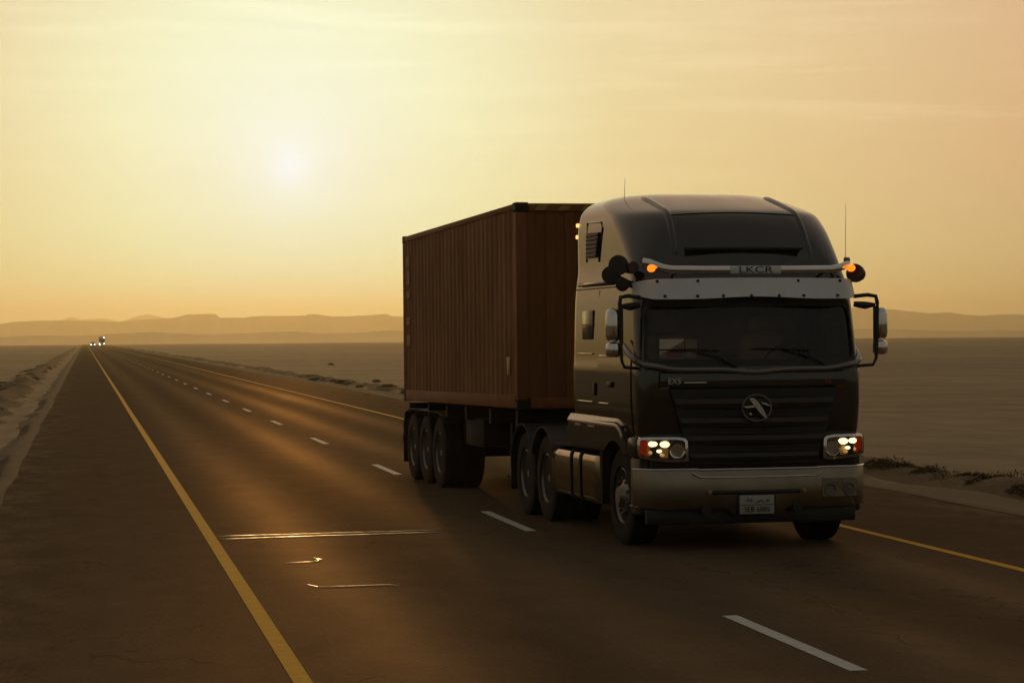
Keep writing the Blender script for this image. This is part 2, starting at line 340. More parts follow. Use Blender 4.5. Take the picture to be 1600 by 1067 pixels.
# ------------------------------------------------------------------ setting: ground, road, verges, hills
PHI = math.atan(.178); CP, SP = math.cos(PHI), math.sin(PHI)
def r2w(o, s, z=0): return Vector((o*CP - s*SP, o*SP + s*CP, z))
ROADROT = (0, 0, PHI)
rng = np.random.RandomState(3)
def vnoise(x, y, seed=0):
    def hsh(i, j): 
        n = math.sin(i*127.1 + j*311.7 + seed*74.7)*43758.5453; return n - math.floor(n)
    i, j = math.floor(x), math.floor(y); u, v = x-i, y-j; u = u*u*(3-2*u); v = v*v*(3-2*v)
    return (hsh(i, j)*(1-u)+hsh(i+1, j)*u)*(1-v) + (hsh(i, j+1)*(1-u)+hsh(i+1, j+1)*u)*v
def ground_z(o, s):
    dist = abs(s)
    z = -.10
    if o < -1.6:
        e = -1.6 - o
        z += -.10*min(1, e/.6)
        b = math.exp(-((o+3.6)/.95)**2)
        z += b*(.08 + .26*vnoise(o*.6, s*.23, 1)*vnoise(o*1.2, s*.7, 2)*1.6)
        if o < -5: z += .45*(vnoise(o*.04, s*.02, 3)-.5)*min(1, (-5-o)/10)
    elif o > 11.5:
        e = o - 11.5
        z += -.08*min(1, e/.8)
        b = math.exp(-((o-13.3)/.55)**2)
        z += b*(.06 + .20*vnoise(o*.5, s*.30, 4)*(.5+vnoise(o, s*.9, 5)))
        if o > 15: z += .5*(vnoise(o*.03, s*.02, 6)-.5)*min(1, (o-15)/12)
    else: z = -.15
    d_ = math.hypot(o, s)
    if d_ > 1450: z -= 3.0*min(1, (d_-1450)/900)
    return z
so_ = sorted(set([round(x, 3) for x in
      list(np.linspace(-6.2, -1.4, 20)) + [-1.35, -1.2, 11.2, 11.35] + list(np.linspace(11.6, 15.4, 16)) + [2, 5, 8] +
      [-7.5, -9, -12, -16, -22, -30, -42, -60, -85, -120, -180, -270, -400, -600, -900, -1400, -2200, -4000, -8000, -14000] +
      [17, 19.5, 23, 28, 35, 45, 60, 80, 110, 150, 200, 280, 400, 600, 900, 1400, 2200, 4000, 8000, 14000]]))
ss_ = [-400, -150, -60, -25] + list(np.arange(-10, 140, 1.1)) + list(np.geomspace(141, 1450, 90)) + [1600, 1800, 2100, 2600, 3400, 4600, 6500, 9000, 12000, 16000, 22000]
g = MB(); g.grid([[(o, s, ground_z(o, s)) for o in so_] for s in ss_])
gr = g.build('desert_ground', 'desert', sharp=0); gr.rotation_euler = ROADROT; gr['kind'] = 'structure'
for p in gr.data.polygons: p.use_smooth = True
# road slab
rs = [-60] + list(np.arange(-10, 200, 10)) + list(range(200, 1480, 40)) + [1480]
road = MB().grid([[(-1.35, s, -.14), (-1.33, s, -.012), (-1.27, s, 0), (5, s, 0), (11.22, s, 0), (11.28, s, -.012), (11.30, s, -.14)] for s in rs]).build('road', 'asphalt', sharp=0)
road.rotation_euler = ROADROT; road['kind'] = 'structure'
# gravel verges, crumbled onto the asphalt edges
for nm, a, b, sgn, sd in (('gravel_verge', -1.22, -1.75, -1, 11), ('gravel_verge', 11.17, 12.6, 1, 12)):
    rows = []
    for s in list(np.arange(-8, 120, .5)) + list(np.geomspace(121, 1450, 120)):
        e0 = a - sgn*.10*vnoise(s*.25, 3, sd) - sgn*.05*vnoise(s*.9, 1, sd); e1 = b + sgn*.35*vnoise(s*.3, 9, sd)
        rows.append([(e0, s, .006), (e0+sgn*.14, s, .014+.012*vnoise(s*2, 5, sd)), (e0+sgn*.35, s, -.02+.03*vnoise(s*1.5, 8, sd)), ((e0+e1)/2, s, -.06+.05*vnoise(s, 2, sd)), (e1, s, ground_z(e1, s)-.02)])
    v = MB().grid(rows).build(nm, 'gravel', sharp=0); v.rotation_euler = ROADROT; v['kind'] = 'structure'
    for p in v.data.polygons: p.use_smooth = True
# low earth banks along both verges
for o0, hw, hh, sd in ((13.25, .55, .085, 71), (-3.3, .75, .11, 75)):
    rows = []
    for s in list(np.arange(14, 130, .35)) + list(np.geomspace(130.5, 900, 160)):
        wv = hw*(.55 + .9*vnoise(s*.35, 1, sd)); ht_ = hh*(.15 + 1.5*vnoise(s*.22, 2, sd)*vnoise(s*.9, 3, sd) + .5*vnoise(s*2.1, 8, sd)); oc = o0 + .5*(vnoise(s*.15, 4, sd)-.5)
        rows.append([(oc + wv*u, s, ground_z(oc + wv*u, s) + ht_*(1-u*u)*(.75+.5*vnoise(u*2+3, s*1.3, sd+1)) - (.04 if abs(u) == 1 else 0)) for u in np.linspace(-1, 1, 9)])
    bk_ = MB().grid(rows).build('earth_bank', 'soil', sharp=0); bk_.rotation_euler = ROADROT; bk_['kind'] = 'structure'
    for p in bk_.data.polygons: p.use_smooth = True
# painted markings, children of the road
def strip(pts, wd, z=.004):
    rows = []
    for i, (o, s) in enumerate(pts): rows.append([(o-wd/2, s, z), (o+wd/2, s, z)])
    return MB().grid(rows)
el = [(1.35 + .012*vnoise(s*.05, 0, 20), s) for s in rs]; strip(el, .125).build('edge_line', 'yellowpaint', road)
el = [(8.55 + .012*vnoise(s*.05, 0, 21), s) for s in rs]; strip(el, .115).build('edge_line', 'yellowpaint', road)
dm = MB().grid([[(-.062, 0, 0), (.062, 0, 0)], [(-.062, 3.2, 0), (.062, 3.2, 0)]]).mesh('lane_dash', 'whitepaint')
for k in range(0, 70): inst('lane_dash', dm, road, (4.97, 3.35 + 11.72*k if k else 3.35, .004))
# tar crack sealing in front of the camera, slightly raised ribbons
def tar(pts, wd, seed):
    P = [Vector((p[0], p[1], 0)) for p in pts]; path = []
    for a, b in zip(P, P[1:]):
        n = max(2, int((b-a).length/.06))
        path += [a.lerp(b, k/n) for k in range(n)]
    path.append(P[-1]); rows = []
    for i, p in enumerate(path):
        t = (path[min(i+1, len(path)-1)] - path[max(0, i-1)]).normalized(); nn = Vector((-t.y, t.x, 0))
        ww = wd*(.15 + .8*vnoise(i*.22, 0, seed) + .6*vnoise(i*.9, 4, seed))*min(1, (i+.6)/3, (len(path)-i-.4)/3); off = nn*(.03*(vnoise(i*.15, 5, seed)-.5))
        hgt = .0065 + .002*vnoise(i*.3, 7, seed)
        rows.append([p+off-nn*ww/2+Vector((0, 0, .0035)), p+off-nn*ww*.25+Vector((0, 0, hgt)), p+off+nn*ww*.25+Vector((0, 0, hgt)), p+off+nn*ww/2+Vector((0, 0, .0035))])
    return MB().grid(rows).build('tar_seal', 'tar', road, sharp=60)
tar([(1.40, 26.62), (2.2, 26.72), (3.1, 26.83), (3.95, 26.94)], .11, 31)
tar([(1.42, 27.02), (2.4, 27.10), (3.3, 27.16), (4.0, 27.22)], .10, 32)
tar([(1.92, 23.62), (2.25, 23.70), (2.30, 23.95), (2.24, 24.12)], .055, 33)
tar([(1.93, 21.50), (2.02, 21.24), (2.3, 21.25), (2.66, 21.30), (2.74, 21.18)], .05, 34)

# hills: crest profiles read as (pixel column, pixel row), set at their own distance
def crest(tab):
    xs = [t[0] for t in tab]; ys = [t[1] for t in tab]
    return lambda x: float(np.interp(x, xs, ys))
near_c = crest([(-1800, 505), (-1200, 498), (-700, 506), (-300, 501), (-80, 509), (0, 507), (20, 503), (60, 501), (96, 501.5), (200, 503), (206, 500), (262, 498.5), (280, 495.5), (291, 491.5), (338, 491), (344, 497.2), (382, 497), (394, 494.6), (440, 494), (478, 493.4), (484, 491), (497, 491.5), (520, 495.8), (580, 492.5), (604, 491), (613, 495), (640, 494.5), (700, 490), (800, 494), (900, 487), (1000, 491), (1150, 486), (1300, 481), (1380, 483), (1395, 484), (1424, 487), (1452, 490), (1481, 488), (1502, 491), (1531, 494), (1572, 491), (1600, 493), (1750, 488), (2000, 494), (2600, 490), (3400, 497)])
far_c = crest([(-1800, 500), (60, 512), (96, 501), (112, 495), (124, 500), (136, 499), (165, 498), (188, 503), (202, 499), (215, 494), (228, 491.3), (240, 493), (256, 497), (300, 503), (800, 500), (1500, 500), (1560, 492), (1640, 489), (2200, 496), (3400, 500)])
foot_c = crest([(-1800, 536), (-200, 530), (0, 527), (60, 524), (120, 525), (190, 521), (240, 519), (270, 521), (330, 523), (420, 519), (455, 518), (500, 521), (560, 520), (610, 516), (640, 518), (900, 518), (1350, 514), (1420, 515), (1500, 518), (1560, 516), (1600, 517), (2200, 513), (3400, 503)])
def ridge(name, cf, D, depth, seed, lo, hi, step, zb):
    prof = [(-1, 0), (-.85, .07), (-.66, .20), (-.48, .36), (-.32, .55), (-.2, .76), (-.13, .95), (-.08, 1.0), (.05, .985), (.4, .93), (.7, .5), (1, 0)]
    rows = []
    for (t, hh) in prof:
        row = []
        for x in np.arange(lo, hi, step):
            xx = (x-800)/3750; crestz = ((534-.0085*x) - cf(x))/3750*D + CAM_H
            gul = (vnoise(x*.055, t*3, seed)-.5)*.9 + (vnoise(x*.17, t*5, seed+1)-.5)*.5
            k = hh*(1 + (gul*.5*(1-hh) if hh < .9 else 0)) if t < 0 else hh
            dd = D + depth*t + (gul*depth*.22 if -.9 < t < -.05 else 0)
            row.append((xx*dd, dd, zb + (crestz - zb)*k))
        rows.append(row)
    o = MB().grid(rows).build(name, 'hill', sharp=0); o['kind'] = 'structure'
    for p in o.data.polygons: p.use_smooth = True
ridge('foothills', foot_c, 4300, 500, 40, -1800, 3400, 7, -5)
ridge('mesa_hills', near_c, 7200, 1100, 50, -1800, 3400, 4, -6)
ridge('far_hills', far_c, 11500, 1200, 60, -1800, 3400, 7, -8)
# dusty air
hz = MB().box(-15000, 15000, -500, 14500, -12, 190).build('haze', 'gravel', sharp=0); hz['kind'] = 'stuff'
hm = bpy.data.materials.new('dusty air'); hm.use_nodes = True; ht = hm.node_tree; ht.nodes.clear()
pv = ht.nodes.new('ShaderNodeVolumePrincipled'); pv.inputs['Color'].default_value = (.84, .80, .58, 1); pv.inputs['Density'].default_value = 1.6e-4; pv.inputs['Anisotropy'].default_value = .68
hout = ht.nodes.new('ShaderNodeOutputMaterial'); ht.links.new(pv.outputs[0], hout.inputs['Volume'])
hz.data.materials.clear(); hz.data.materials.append(hm)
# ================= the things =================
# ------------------------------------------------------------------ tractor unit (local frame: x to the right of its nose as we see it, y rearwards, z up; front axle at the origin)
TH = R(12.66); TO = Vector((2.277, 25.695, 0))
TB = Vector((-math.sin(TH), math.cos(TH), 0)); TL = Vector((math.cos(TH), math.sin(TH), 0))
T = empty('tractor_unit', TO, (0, 0, TH))
tag(T, 'dark grey sleeper-cab tractor unit with lit headlights, pale visor and chrome bumper, pulling the container', 'truck')
#       z     w     yf     yr    rf   bow
CAB = [(1.10, 1.175, -.945, 1.90, .13, .05), (1.30, 1.20, -.955, 1.90, .13, .05), (1.60, 1.215, -.965, 1.90, .14, .05), (1.84, 1.215, -.965, 1.90, .15, .05),
       (1.92, 1.21, -.955, 1.90, .16, .06), (2.56, 1.19, -.845, 1.90, .18, .07), (2.75, 1.175, -.80, 1.90, .22, .07), (2.95, 1.15, -.73, 1.90, .30, .07),
       (3.12, 1.15, -.65, 1.91, .42, .06), (3.30, 1.15, -.55, 1.91, .56, .05), (3.42, 1.145, -.46, 1.91, .68, .04), (3.50, 1.13, -.36, 1.90, .74, .03), (3.545, 1.12, -.22, 1.90, .78, .03),
       (3.60, 1.095, .0, 1.89, .80, .03), (3.66, 1.045, .26, 1.86, .78, .03), (3.715, .95, .52, 1.78, .70, .03), (3.755, .78, .78, 1.64, .50, .02), (3.775, .52, 1.0, 1.50, .28, .01)]
NS, NC, NF, NR_ = 30, 10, 44, 4
def cab_ring(z, off=0.0):
    w_, yf, yr, rf, bow = catmull(CAB, z); w_ += off; yf -= off; yr += off; rr = .10
    rf = min(rf, w_-.05)
    left = []
    ys, ye = yf + bow + rf, yr - rr
    for k in range(NS+1): left.append((-w_, ye + (ys-ye)*k/NS))                        # rear to front along the left side
    for k in range(1, NC+1):
        a = math.pi/2*k/NC; left.append((-(w_-rf) - rf*math.cos(a), yf + bow + rf - rf*math.sin(a)))
    fr = []
    for k in range(1, NF):
        u = -1 + 2*k/NF; fr.append((u*(w_-rf), yf + bow*u*u))
    right = [(-x, y) for x, y in reversed(left)]
    rear = []
    for k in range(1, NR_+1):
        a = math.pi/2*k/NR_; rear.append((w_-rr + rr*math.cos(a), yr - rr + rr*math.sin(a)))
    for k in range(1, 6): rear.append(((w_-rr)*(1-2*k/6), yr))
    for k in range(0, NR_): a = math.pi/2*(1-k/NR_); rear.append((-(w_-rr) - rr*math.cos(a), yr - rr + rr*math.sin(a)))
    return [Vector((x, y, z)) for x, y in left + fr + right + rear]
iL0 = 0; iC0 = NS; iF0 = NS + NC; iF1 = iF0 + NF; iC1 = iF1 + NC; iR1 = iC1 + NS
zs = [1.10, 1.16, 1.22, 1.3, 1.4, 1.5, 1.6, 1.7, 1.8, 1.86, 1.90, 1.94, 2.0, 2.1, 2.2, 2.3, 2.4, 2.5, 2.56, 2.62, 2.68, 2.75, 2.82, 2.9, 2.98, 3.06, 3.14, 3.22, 3.30, 3.37, 3.42, 3.46, 3.49, 3.515, 3.54, 3.57, 3.60, 3.63, 3.66, 3.69, 3.715, 3.738, 3.755, 3.766, 3.775]
WZ0, WZ1 = 1.90, 2.56
rings = [cab_ring(z) for z in zs]; n = len(rings[0])
wc0, wc1 = iC0 + 6, iC1 - 6                 # windscreen columns
dz0, dz1 = 2.0, 2.5                          # door window rows
dl0, dl1 = 20, 30                            # door window columns on the left side (index from the rear)
def in_win(zc, k):
    if WZ0 < zc < WZ1 and wc0 <= k < wc1: return True
    if dz0 < zc < dz1 and (dl0 <= k < dl1 or iC1 + (NS-dl1) <= k < iC1 + (NS-dl0)): return True
    return False
mb = MB(); mb.v = [tuple(v) for r_ in rings for v in r_]
for i in range(len(zs)-1):
    zc = (zs[i]+zs[i+1])/2
    for k in range(n):
        if in_win(zc, k): continue
        k2 = (k+1) % n; mb.f.append((i*n+k, i*n+k2, (i+1)*n+k2, (i+1)*n+k))
mb.f.append(tuple((len(zs)-1)*n + k for k in range(n))); mb.f.append(tuple(range(n-1, -1, -1)))
shell = mb.build('cab_shell', 'paint', T, sharp=50)
def patch(cols, z0, z1, off, nz=10):
    return [[cab_ring(z, off)[k] for k in cols] for z in np.linspace(z0, z1, nz)]
ws = MB().grid(patch(range(wc0, wc1+1), WZ0, WZ1, -.012)).build('windscreen', 'glass', T, sharp=60)
for a, b in ((dl0, dl1), (iC1 + NS-dl1, iC1 + NS-dl0)):
    MB().grid(patch(range(a, b+1), dz0, dz1, -.012)).build('door_window', 'glass', T, sharp=60)
# rubber gasket with rounded inner corners round the windscreen
def front_at(s, z, off):                     # s in 0..1 across the windscreen columns
    r_ = cab_ring(z, off); c = wc0 + s*(wc1-wc0); i = min(int(c), wc1-1); return r_[i].lerp(r_[i+1], c-i)
def gasket(m_out, m_in, rad, off):
    W, H = 2.62, WZ1-WZ0; outer, inner = [], []
    def rrect(mx, rd, nseg=8):
        pts = []
        for cx_, cz_, a0 in ((W-mx-rd, mx+rd, -90), (W-mx-rd, H-mx-rd, 0), (mx+rd, H-mx-rd, 90), (mx+rd, mx+rd, 180)):
            for k in range(nseg+1):
                a = R(a0 + 90*k/nseg); pts.append((cx_ + rd*math.cos(a), cz_ + rd*math.sin(a)))
        out = []
        for (a, b) in zip(pts, pts[1:]+pts[:1]):
            m_ = max(1, int(math.hypot(b[0]-a[0], b[1]-a[1])/.07))
            out.append(a); out += [(a[0]+(b[0]-a[0])*j/m_, a[1]+(b[1]-a[1])*j/m_) for j in range(1, m_)]
        return out
    po = rrect(-.015, .13); pi_ = []
    for (x, y) in po:                        # same topology, pulled inwards
        k_ = 1 - 2*(m_in+.015)/W; q_ = 1 - 2*(m_in+.015)/H; pi_.append((W/2+(x-W/2)*k_, H/2+(y-H/2)*q_))
    rows = [[front_at(min(max(x/W, 0), 1), WZ0+y, off) for x, y in P_] for P_ in (po, pi_)]
    mm_ = MB(); mm_.loft(rows, True, False); return mm_
gasket(0, .055, .12, .006).build('windscreen_gasket', 'black', T, sharp=60)
# raised highlight trim under the windscreen, sweeping up at both ends; its pale tone paints the sky highlight
pts = []
for k in range(41):
    x = -1.0 + 2.0*k/40; z = 1.852 - .030*math.exp(-(x/.22)**2) + .03*max(0, (abs(x)-.75)/.25)**2
    u = x/1.06; pts.append((x, -1.0 + .05*u*u, z))
Lend = [(-1.245, -.35, 2.16), (-1.25, -.50, 2.10), (-1.24, -.66, 2.02), (-1.215, -.80, 1.95), (-1.13, -.91, 1.90)]
tr_ = Lend + pts + [(-x, y, z) for x, y, z in reversed(Lend)]
MB().tube(tr_, [.012, .022, .032, .036, .036] + [.033]*41 + [.036, .036, .032, .022, .012], 10).build('cowl_ridge_highlight', 'trim', T)
# roof: recessed slot, crease bead in a painted highlight tone and two long ribs
MB().box(-.63, .64, -.712, -.55, 3.09, 3.125, .012).build('roof_slot', 'black', T)
def roof_pt(x, z, off=0.0):
    w_, yf, yr, rf, bow = catmull(CAB, z); u = min(1, abs(x)/(w_-rf)); y = yf + bow*u*u
    if abs(x) > w_-rf:
        q = min(1, (abs(x)-(w_-rf))/rf); y = yf + bow + rf - rf*math.sqrt(max(0, 1-q*q))
    return Vector((x, y-off, z+off*.4))
rp = [roof_pt(-.68 + 1.36*k/24, 3.475+.022*(1-((k-12)/12)**2), .004) for k in range(25)]
MB().tube(rp, .008, 8).build('roof_crease_highlight', 'trim', T)
for s in (-1, 1):
    rb = [roof_pt(s*(.70 + .045*max(0, (3.5-z)/.5)), z, -.030) for z in (2.98, 3.06, 3.14, 3.22, 3.3, 3.37, 3.42, 3.46, 3.49, 3.515, 3.54, 3.57, 3.6, 3.63, 3.66, 3.69, 3.71)]
    MB().tube(rb, [.015] + [.046]*15 + [.03], 14).build('roof_rib', 'paint', T)
# cabin inside
I = MB(); I.box(-1.08, 1.08, .78, .82, 1.2, 3.1); I.box(-1.08, 1.08, -.8, .8, 1.18, 1.22); I.box(-1.1, 1.1, -.70, .8, 2.72, 2.76); I.build('cabin_lining', 'interior', T)
dshb = MB().box(-1.1, 1.1, -.86, -.42, 1.3, 1.90, .06).build('dashboard', 'interior', T)
for sx_ in (-.55, .55):
    st = MB(); st.box(sx_-.26, sx_+.26, -.05, .45, 1.5, 1.66, .06); st.box(sx_-.25, sx_+.25, .38, .52, 1.6, 2.22, .06); st.box(sx_-.15, sx_+.15, .40, .50, 2.24, 2.42, .04); st.build('cab_seat', 'interior', T)
ring_ = [(.55 + .21*math.cos(a), -.32 - .10*math.sin(a), 1.93 + .16*math.sin(a)) for a in np.linspace(0, 2*math.pi, 25)]
sw = MB().tube(ring_, .017, 8, False); sw.tube([(.34, -.32, 1.93), (.76, -.32, 1.93)], .015, 6); sw.tube([(.55, -.32, 1.93), (.55, -.55, 1.8)], .03, 8); sw.build('steering_wheel', 'black', T)
# papers propped behind the windscreen
pp = MB().box(-.98, -.72, -.875, -.872, 1.97, 2.17).build('windscreen_paper', 'paper', T)
MB().box(-.90, -.74, -.879, -.876, 1.98, 2.05).build('red_sticker', 'paper_red', pp)
MB().box(-.70, -.58, -.875, -.872, 1.98, 2.165).build('windscreen_paper', 'paper', T)
# wipers
for (a, b, c_) in (((-1.0, 2.06), (-.36, 2.05), (-.19, 1.88)), ((.0, 2.07), (.64, 2.045), (.80, 1.88))):
    wy = lambda x, z: catmull(CAB, z)[1] + .06*(x/1.05)**2 - .03
    mid = (a[0]*.45+b[0]*.55, a[1]*.45+b[1]*.55 + .006)
    wp = MB(); wp.tube([(x, wy(x, z), z) for x, z in (a, mid, b)], [.007, .011, .007], 6); wp.tube([(x, wy(x, z)-.012, z) for x, z in (mid, ((mid[0]+c_[0])/2+.05, (mid[1]+c_[1])/2+.01), c_)], [.008, .011, .016], 6); wp.build('wiper', 'black', T)

# sun visor, wavy lower edge, bolts
def vis_y(x): return -1.075 + .05*(x/1.0)**2 + .30*max(0, (abs(x)-.98)/.23)**2
rows = []
for t in np.linspace(0, 1, 7):
    row = []
    for k in range(57):
        x = -1.205 + 2.41*k/56; e = max(0, (abs(x)-1.02)/.185)
        top = 2.795 - .012*(x/1.1)**2 - .028*e**2; bot = 2.603 - .024*(1-math.cos(min(abs(x), .75)/.75*math.pi))/2 - .004 + .055*e**2
        z = top + (bot-top)*t; row.append((x, vis_y(x) + .075*(1-t), z))
    rows.append(row)
vis = MB().grid(rows, (0, .012, 0)).build('sun_visor', 'visor', T, sharp=40)
bolt = MB().lathe([(-.010, .010), (-.004, .016), (.012, .016)], 10, axis='Y').mesh('bolt', 'black')
for x, t in [(-1.02, .14), (-.60, .14), (.48, .14), (.95, .14), (-.96, .92), (-.62, .92), (-.35, .92), (-.05, .92), (.25, .92), (.52, .92), (.90, .92)]:
    zb = 2.79 + (2.592-2.79)*t; inst('bolt', bolt, vis, (x, vis_y(x)+.075*(1-t)-.004, zb))
for s in (-1, 1): MB().box(s*.62-.02, s*.62+.02, -1.0, -.76, 2.70, 2.72).build('visor_bracket', 'black', T)
# light bar with upturned ends, name plate and amber markers
bar_top = [(-1.13, -.80, 2.965), (-1.08, -.84, 2.955), (-1.02, -.88, 2.925), (-.95, -.92, 2.895), (-.86, -.945, 2.88), (-.5, -.96, 2.876), (0, -.965, 2.876), (.5, -.96, 2.876), (.86, -.945, 2.88), (.95, -.92, 2.895), (1.02, -.88, 2.915), (1.08, -.84, 2.935), (1.11, -.80, 2.945)]
lb = MB().tube(bar_top, [.012] + [.030]*11 + [.012], 12, ry=.040).build('light_bar', 'chrome', T)
MB().box(-.25, .30, -1.004, -.965, 2.832, 2.916, .016).build('name_plate', 'visor', lb)
text('lettering', 'LKCR', .098, 'letter', lb, (.02, -1.006, 2.874), 1.55)
am = MB().lathe([(-.05, .012), (-.045, .03), (-.015, .038), (.03, .038), (.035, .03)], 14, axis='Y').mesh('marker_lamp', 'amber')
for x in (-1.065, 1.10): inst('marker_lamp', am, lb, (x, -.90, 2.895))
for s in (-.8, .8): MB().tube([(s, -.93, 2.86), (s, -.74, 2.82)], .014, 8).build('bar_bracket', 'black', lb)
# lamps and horns on the roof corners
def bowl(parent, c, d, r, L, name, m='black'):
    q = Vector(d).normalized().to_track_quat('Z', 'Y').to_matrix()
    prof = [(-L, r*.12), (-L*.95, r*.3), (-L*.6, r*.72), (-L*.2, r*.96), (0, r), (L*.12, r), (L*.14, r*.85), (L*.10, .02*r)]
    return MB().lathe(prof, 20, c, 'Z', q).build(name, m, parent)
wl = bowl(T, (-1.34, -.62, 2.935), (-.15, -1, .05), .105, .16, 'spot_lamp')
MB().tube([(-1.34, -.58, 2.935), (-1.30, -.5, 2.82), (-1.18, -.5, 2.76)], .018, 8).build('lamp_bracket', 'black', wl)
wl = bowl(T, (-1.42, -.60, 2.835), (-.3, -1, 0), .092, .15, 'spot_lamp')
MB().tube([(-1.40, -.55, 2.835), (-1.30, -.5, 2.76), (-1.16, -.5, 2.74)], .018, 8).build('lamp_bracket', 'black', wl)
wl = bowl(T, (-1.20, -.66, 2.91), (.1, -1, .1), .062, .22, 'air_horn')
wl = bowl(T, (-1.31, -.66, 2.735), (-.1, -1, -.1), .070, .16, 'spot_lamp')
MB().tube([(-1.31, -.6, 2.735), (-1.15, -.5, 2.72)], .02, 8).build('lamp_bracket', 'black', wl)
wl = bowl(T, (1.205, -.74, 2.845), (-.75, -.65, .1), .098, .17, 'spot_lamp')
MB().tube([(1.24, -.68, 2.84), (1.18, -.55, 2.72)], .018, 8).build('lamp_bracket', 'black', wl)
for base, tip in (((-.88, .80, 3.70), (-.87, .80, 3.93)), ((1.11, -.70, 2.92), (1.13, -.68, 3.58))):
    MB().tube([base, tip], [.0035, .002], 5).build('whip_antenna', 'dark', T)
MB().box(1.06, 1.12, -.83, -.77, 2.93, 3.01, .015).build('antenna_base', 'rim', T)

# lower front: grille, badge, lamps, bumper
MB().box(-1.10, 1.10, -.955, -.7, .82, 1.2, .02).build('lower_panel', 'paint_low', T)
gp = MB(); gp.prism([(-.90, 1.655), (.90, 1.655), (.68, .885), (-.68, .885)], -.985, -.93, 'Y'); gr_ = gp.build('grille', 'black', T)
def gw(z): return .68 + .22*(z-.885)/.77
for i, (z0, z1) in enumerate([(1.555, 1.455), (1.355, 1.265), (1.175, 1.085), (.995, .915)]):
    prof = [(z0+.012, -.985), (z0, -1.030), ((z0+z1)/2, -1.050), (z1, -1.034), (z1-.012, -.985)]
    rws = []
    for k in range(25):
        t = -1 + 2*k/24
        rws.append([(t*(gw(z)-.015), y + .045*t*t, z) for z, y in prof])
    MB().grid(rws).build('grille_bar', 'paint_low', gr_)
for z0, z1 in ((1.645, 1.57), (1.44, 1.37), (1.25, 1.19), (1.07, 1.01)):
    for j in range(2):
        z = z0 + (z1-z0)*(j+.6)/2; MB().box(-gw(z)+.12, gw(z)-.12, -.996, -.985, z-.007, z+.007).build('grille_fin', 'grille', gr_)
hood = MB(); hood.grid([[(t*1.0, -1.012+.05*t*t + dy, z) for t in np.linspace(-1, 1, 25)] for z, dy in ((1.835, .02), (1.80, .0), (1.74, -.004), (1.68, .0), (1.655, .022))]).build('bonnet_panel', 'paint', T)
# round badge: ring with a slanted swoosh and two wings
bd = MB(); bd.tube([(.155*math.cos(a), -1.062, 1.455+.135*math.sin(a)) for a in np.linspace(0, 2*math.pi, 33)], .009, 8, False)
def curved(ptsA, ptsB): 
    b_ = MB(); b_.grid([[(x, -1.072, z) for x, z in ptsA], [(x, -1.072, z) for x, z in ptsB]], (0, .014, 0)); return b_
emb = bd.build('badge', 'trim', T)
curved([(-.085, 1.555), (-.055, 1.51), (-.01, 1.455), (.035, 1.40), (.095, 1.345)], [(-.035, 1.56), (.01, 1.52), (.06, 1.455), (.09, 1.40), (.105, 1.345)]).build('badge_swoosh', 'badge', emb)
curved([(-.15, 1.475), (-.09, 1.478), (-.02, 1.485)], [(-.12, 1.455), (-.07, 1.458), (-.005, 1.462)]).build('badge_swoosh', 'badge', emb)
curved([(.045, 1.515), (.10, 1.505), (.15, 1.475)], [(.05, 1.50), (.10, 1.482), (.15, 1.472)]).build('badge_swoosh', 'badge', emb)
curved([(-.085, 1.405), (-.06, 1.405)], [(-.08, 1.385), (-.055, 1.385)]).build('badge_swoosh', 'badge', emb)
text('lettering', 'EX5', .085, 'badge', T, (-.86, -1.0, 1.735), 1.0)
MB().box(-.76, -.52, -1.012, -.999, 1.712, 1.728, .002).build('name_strip', 'badge', T)
text('lettering', 'V6', .06, 'redbadge', T, (.80, -1.004, 1.715), 1.1)
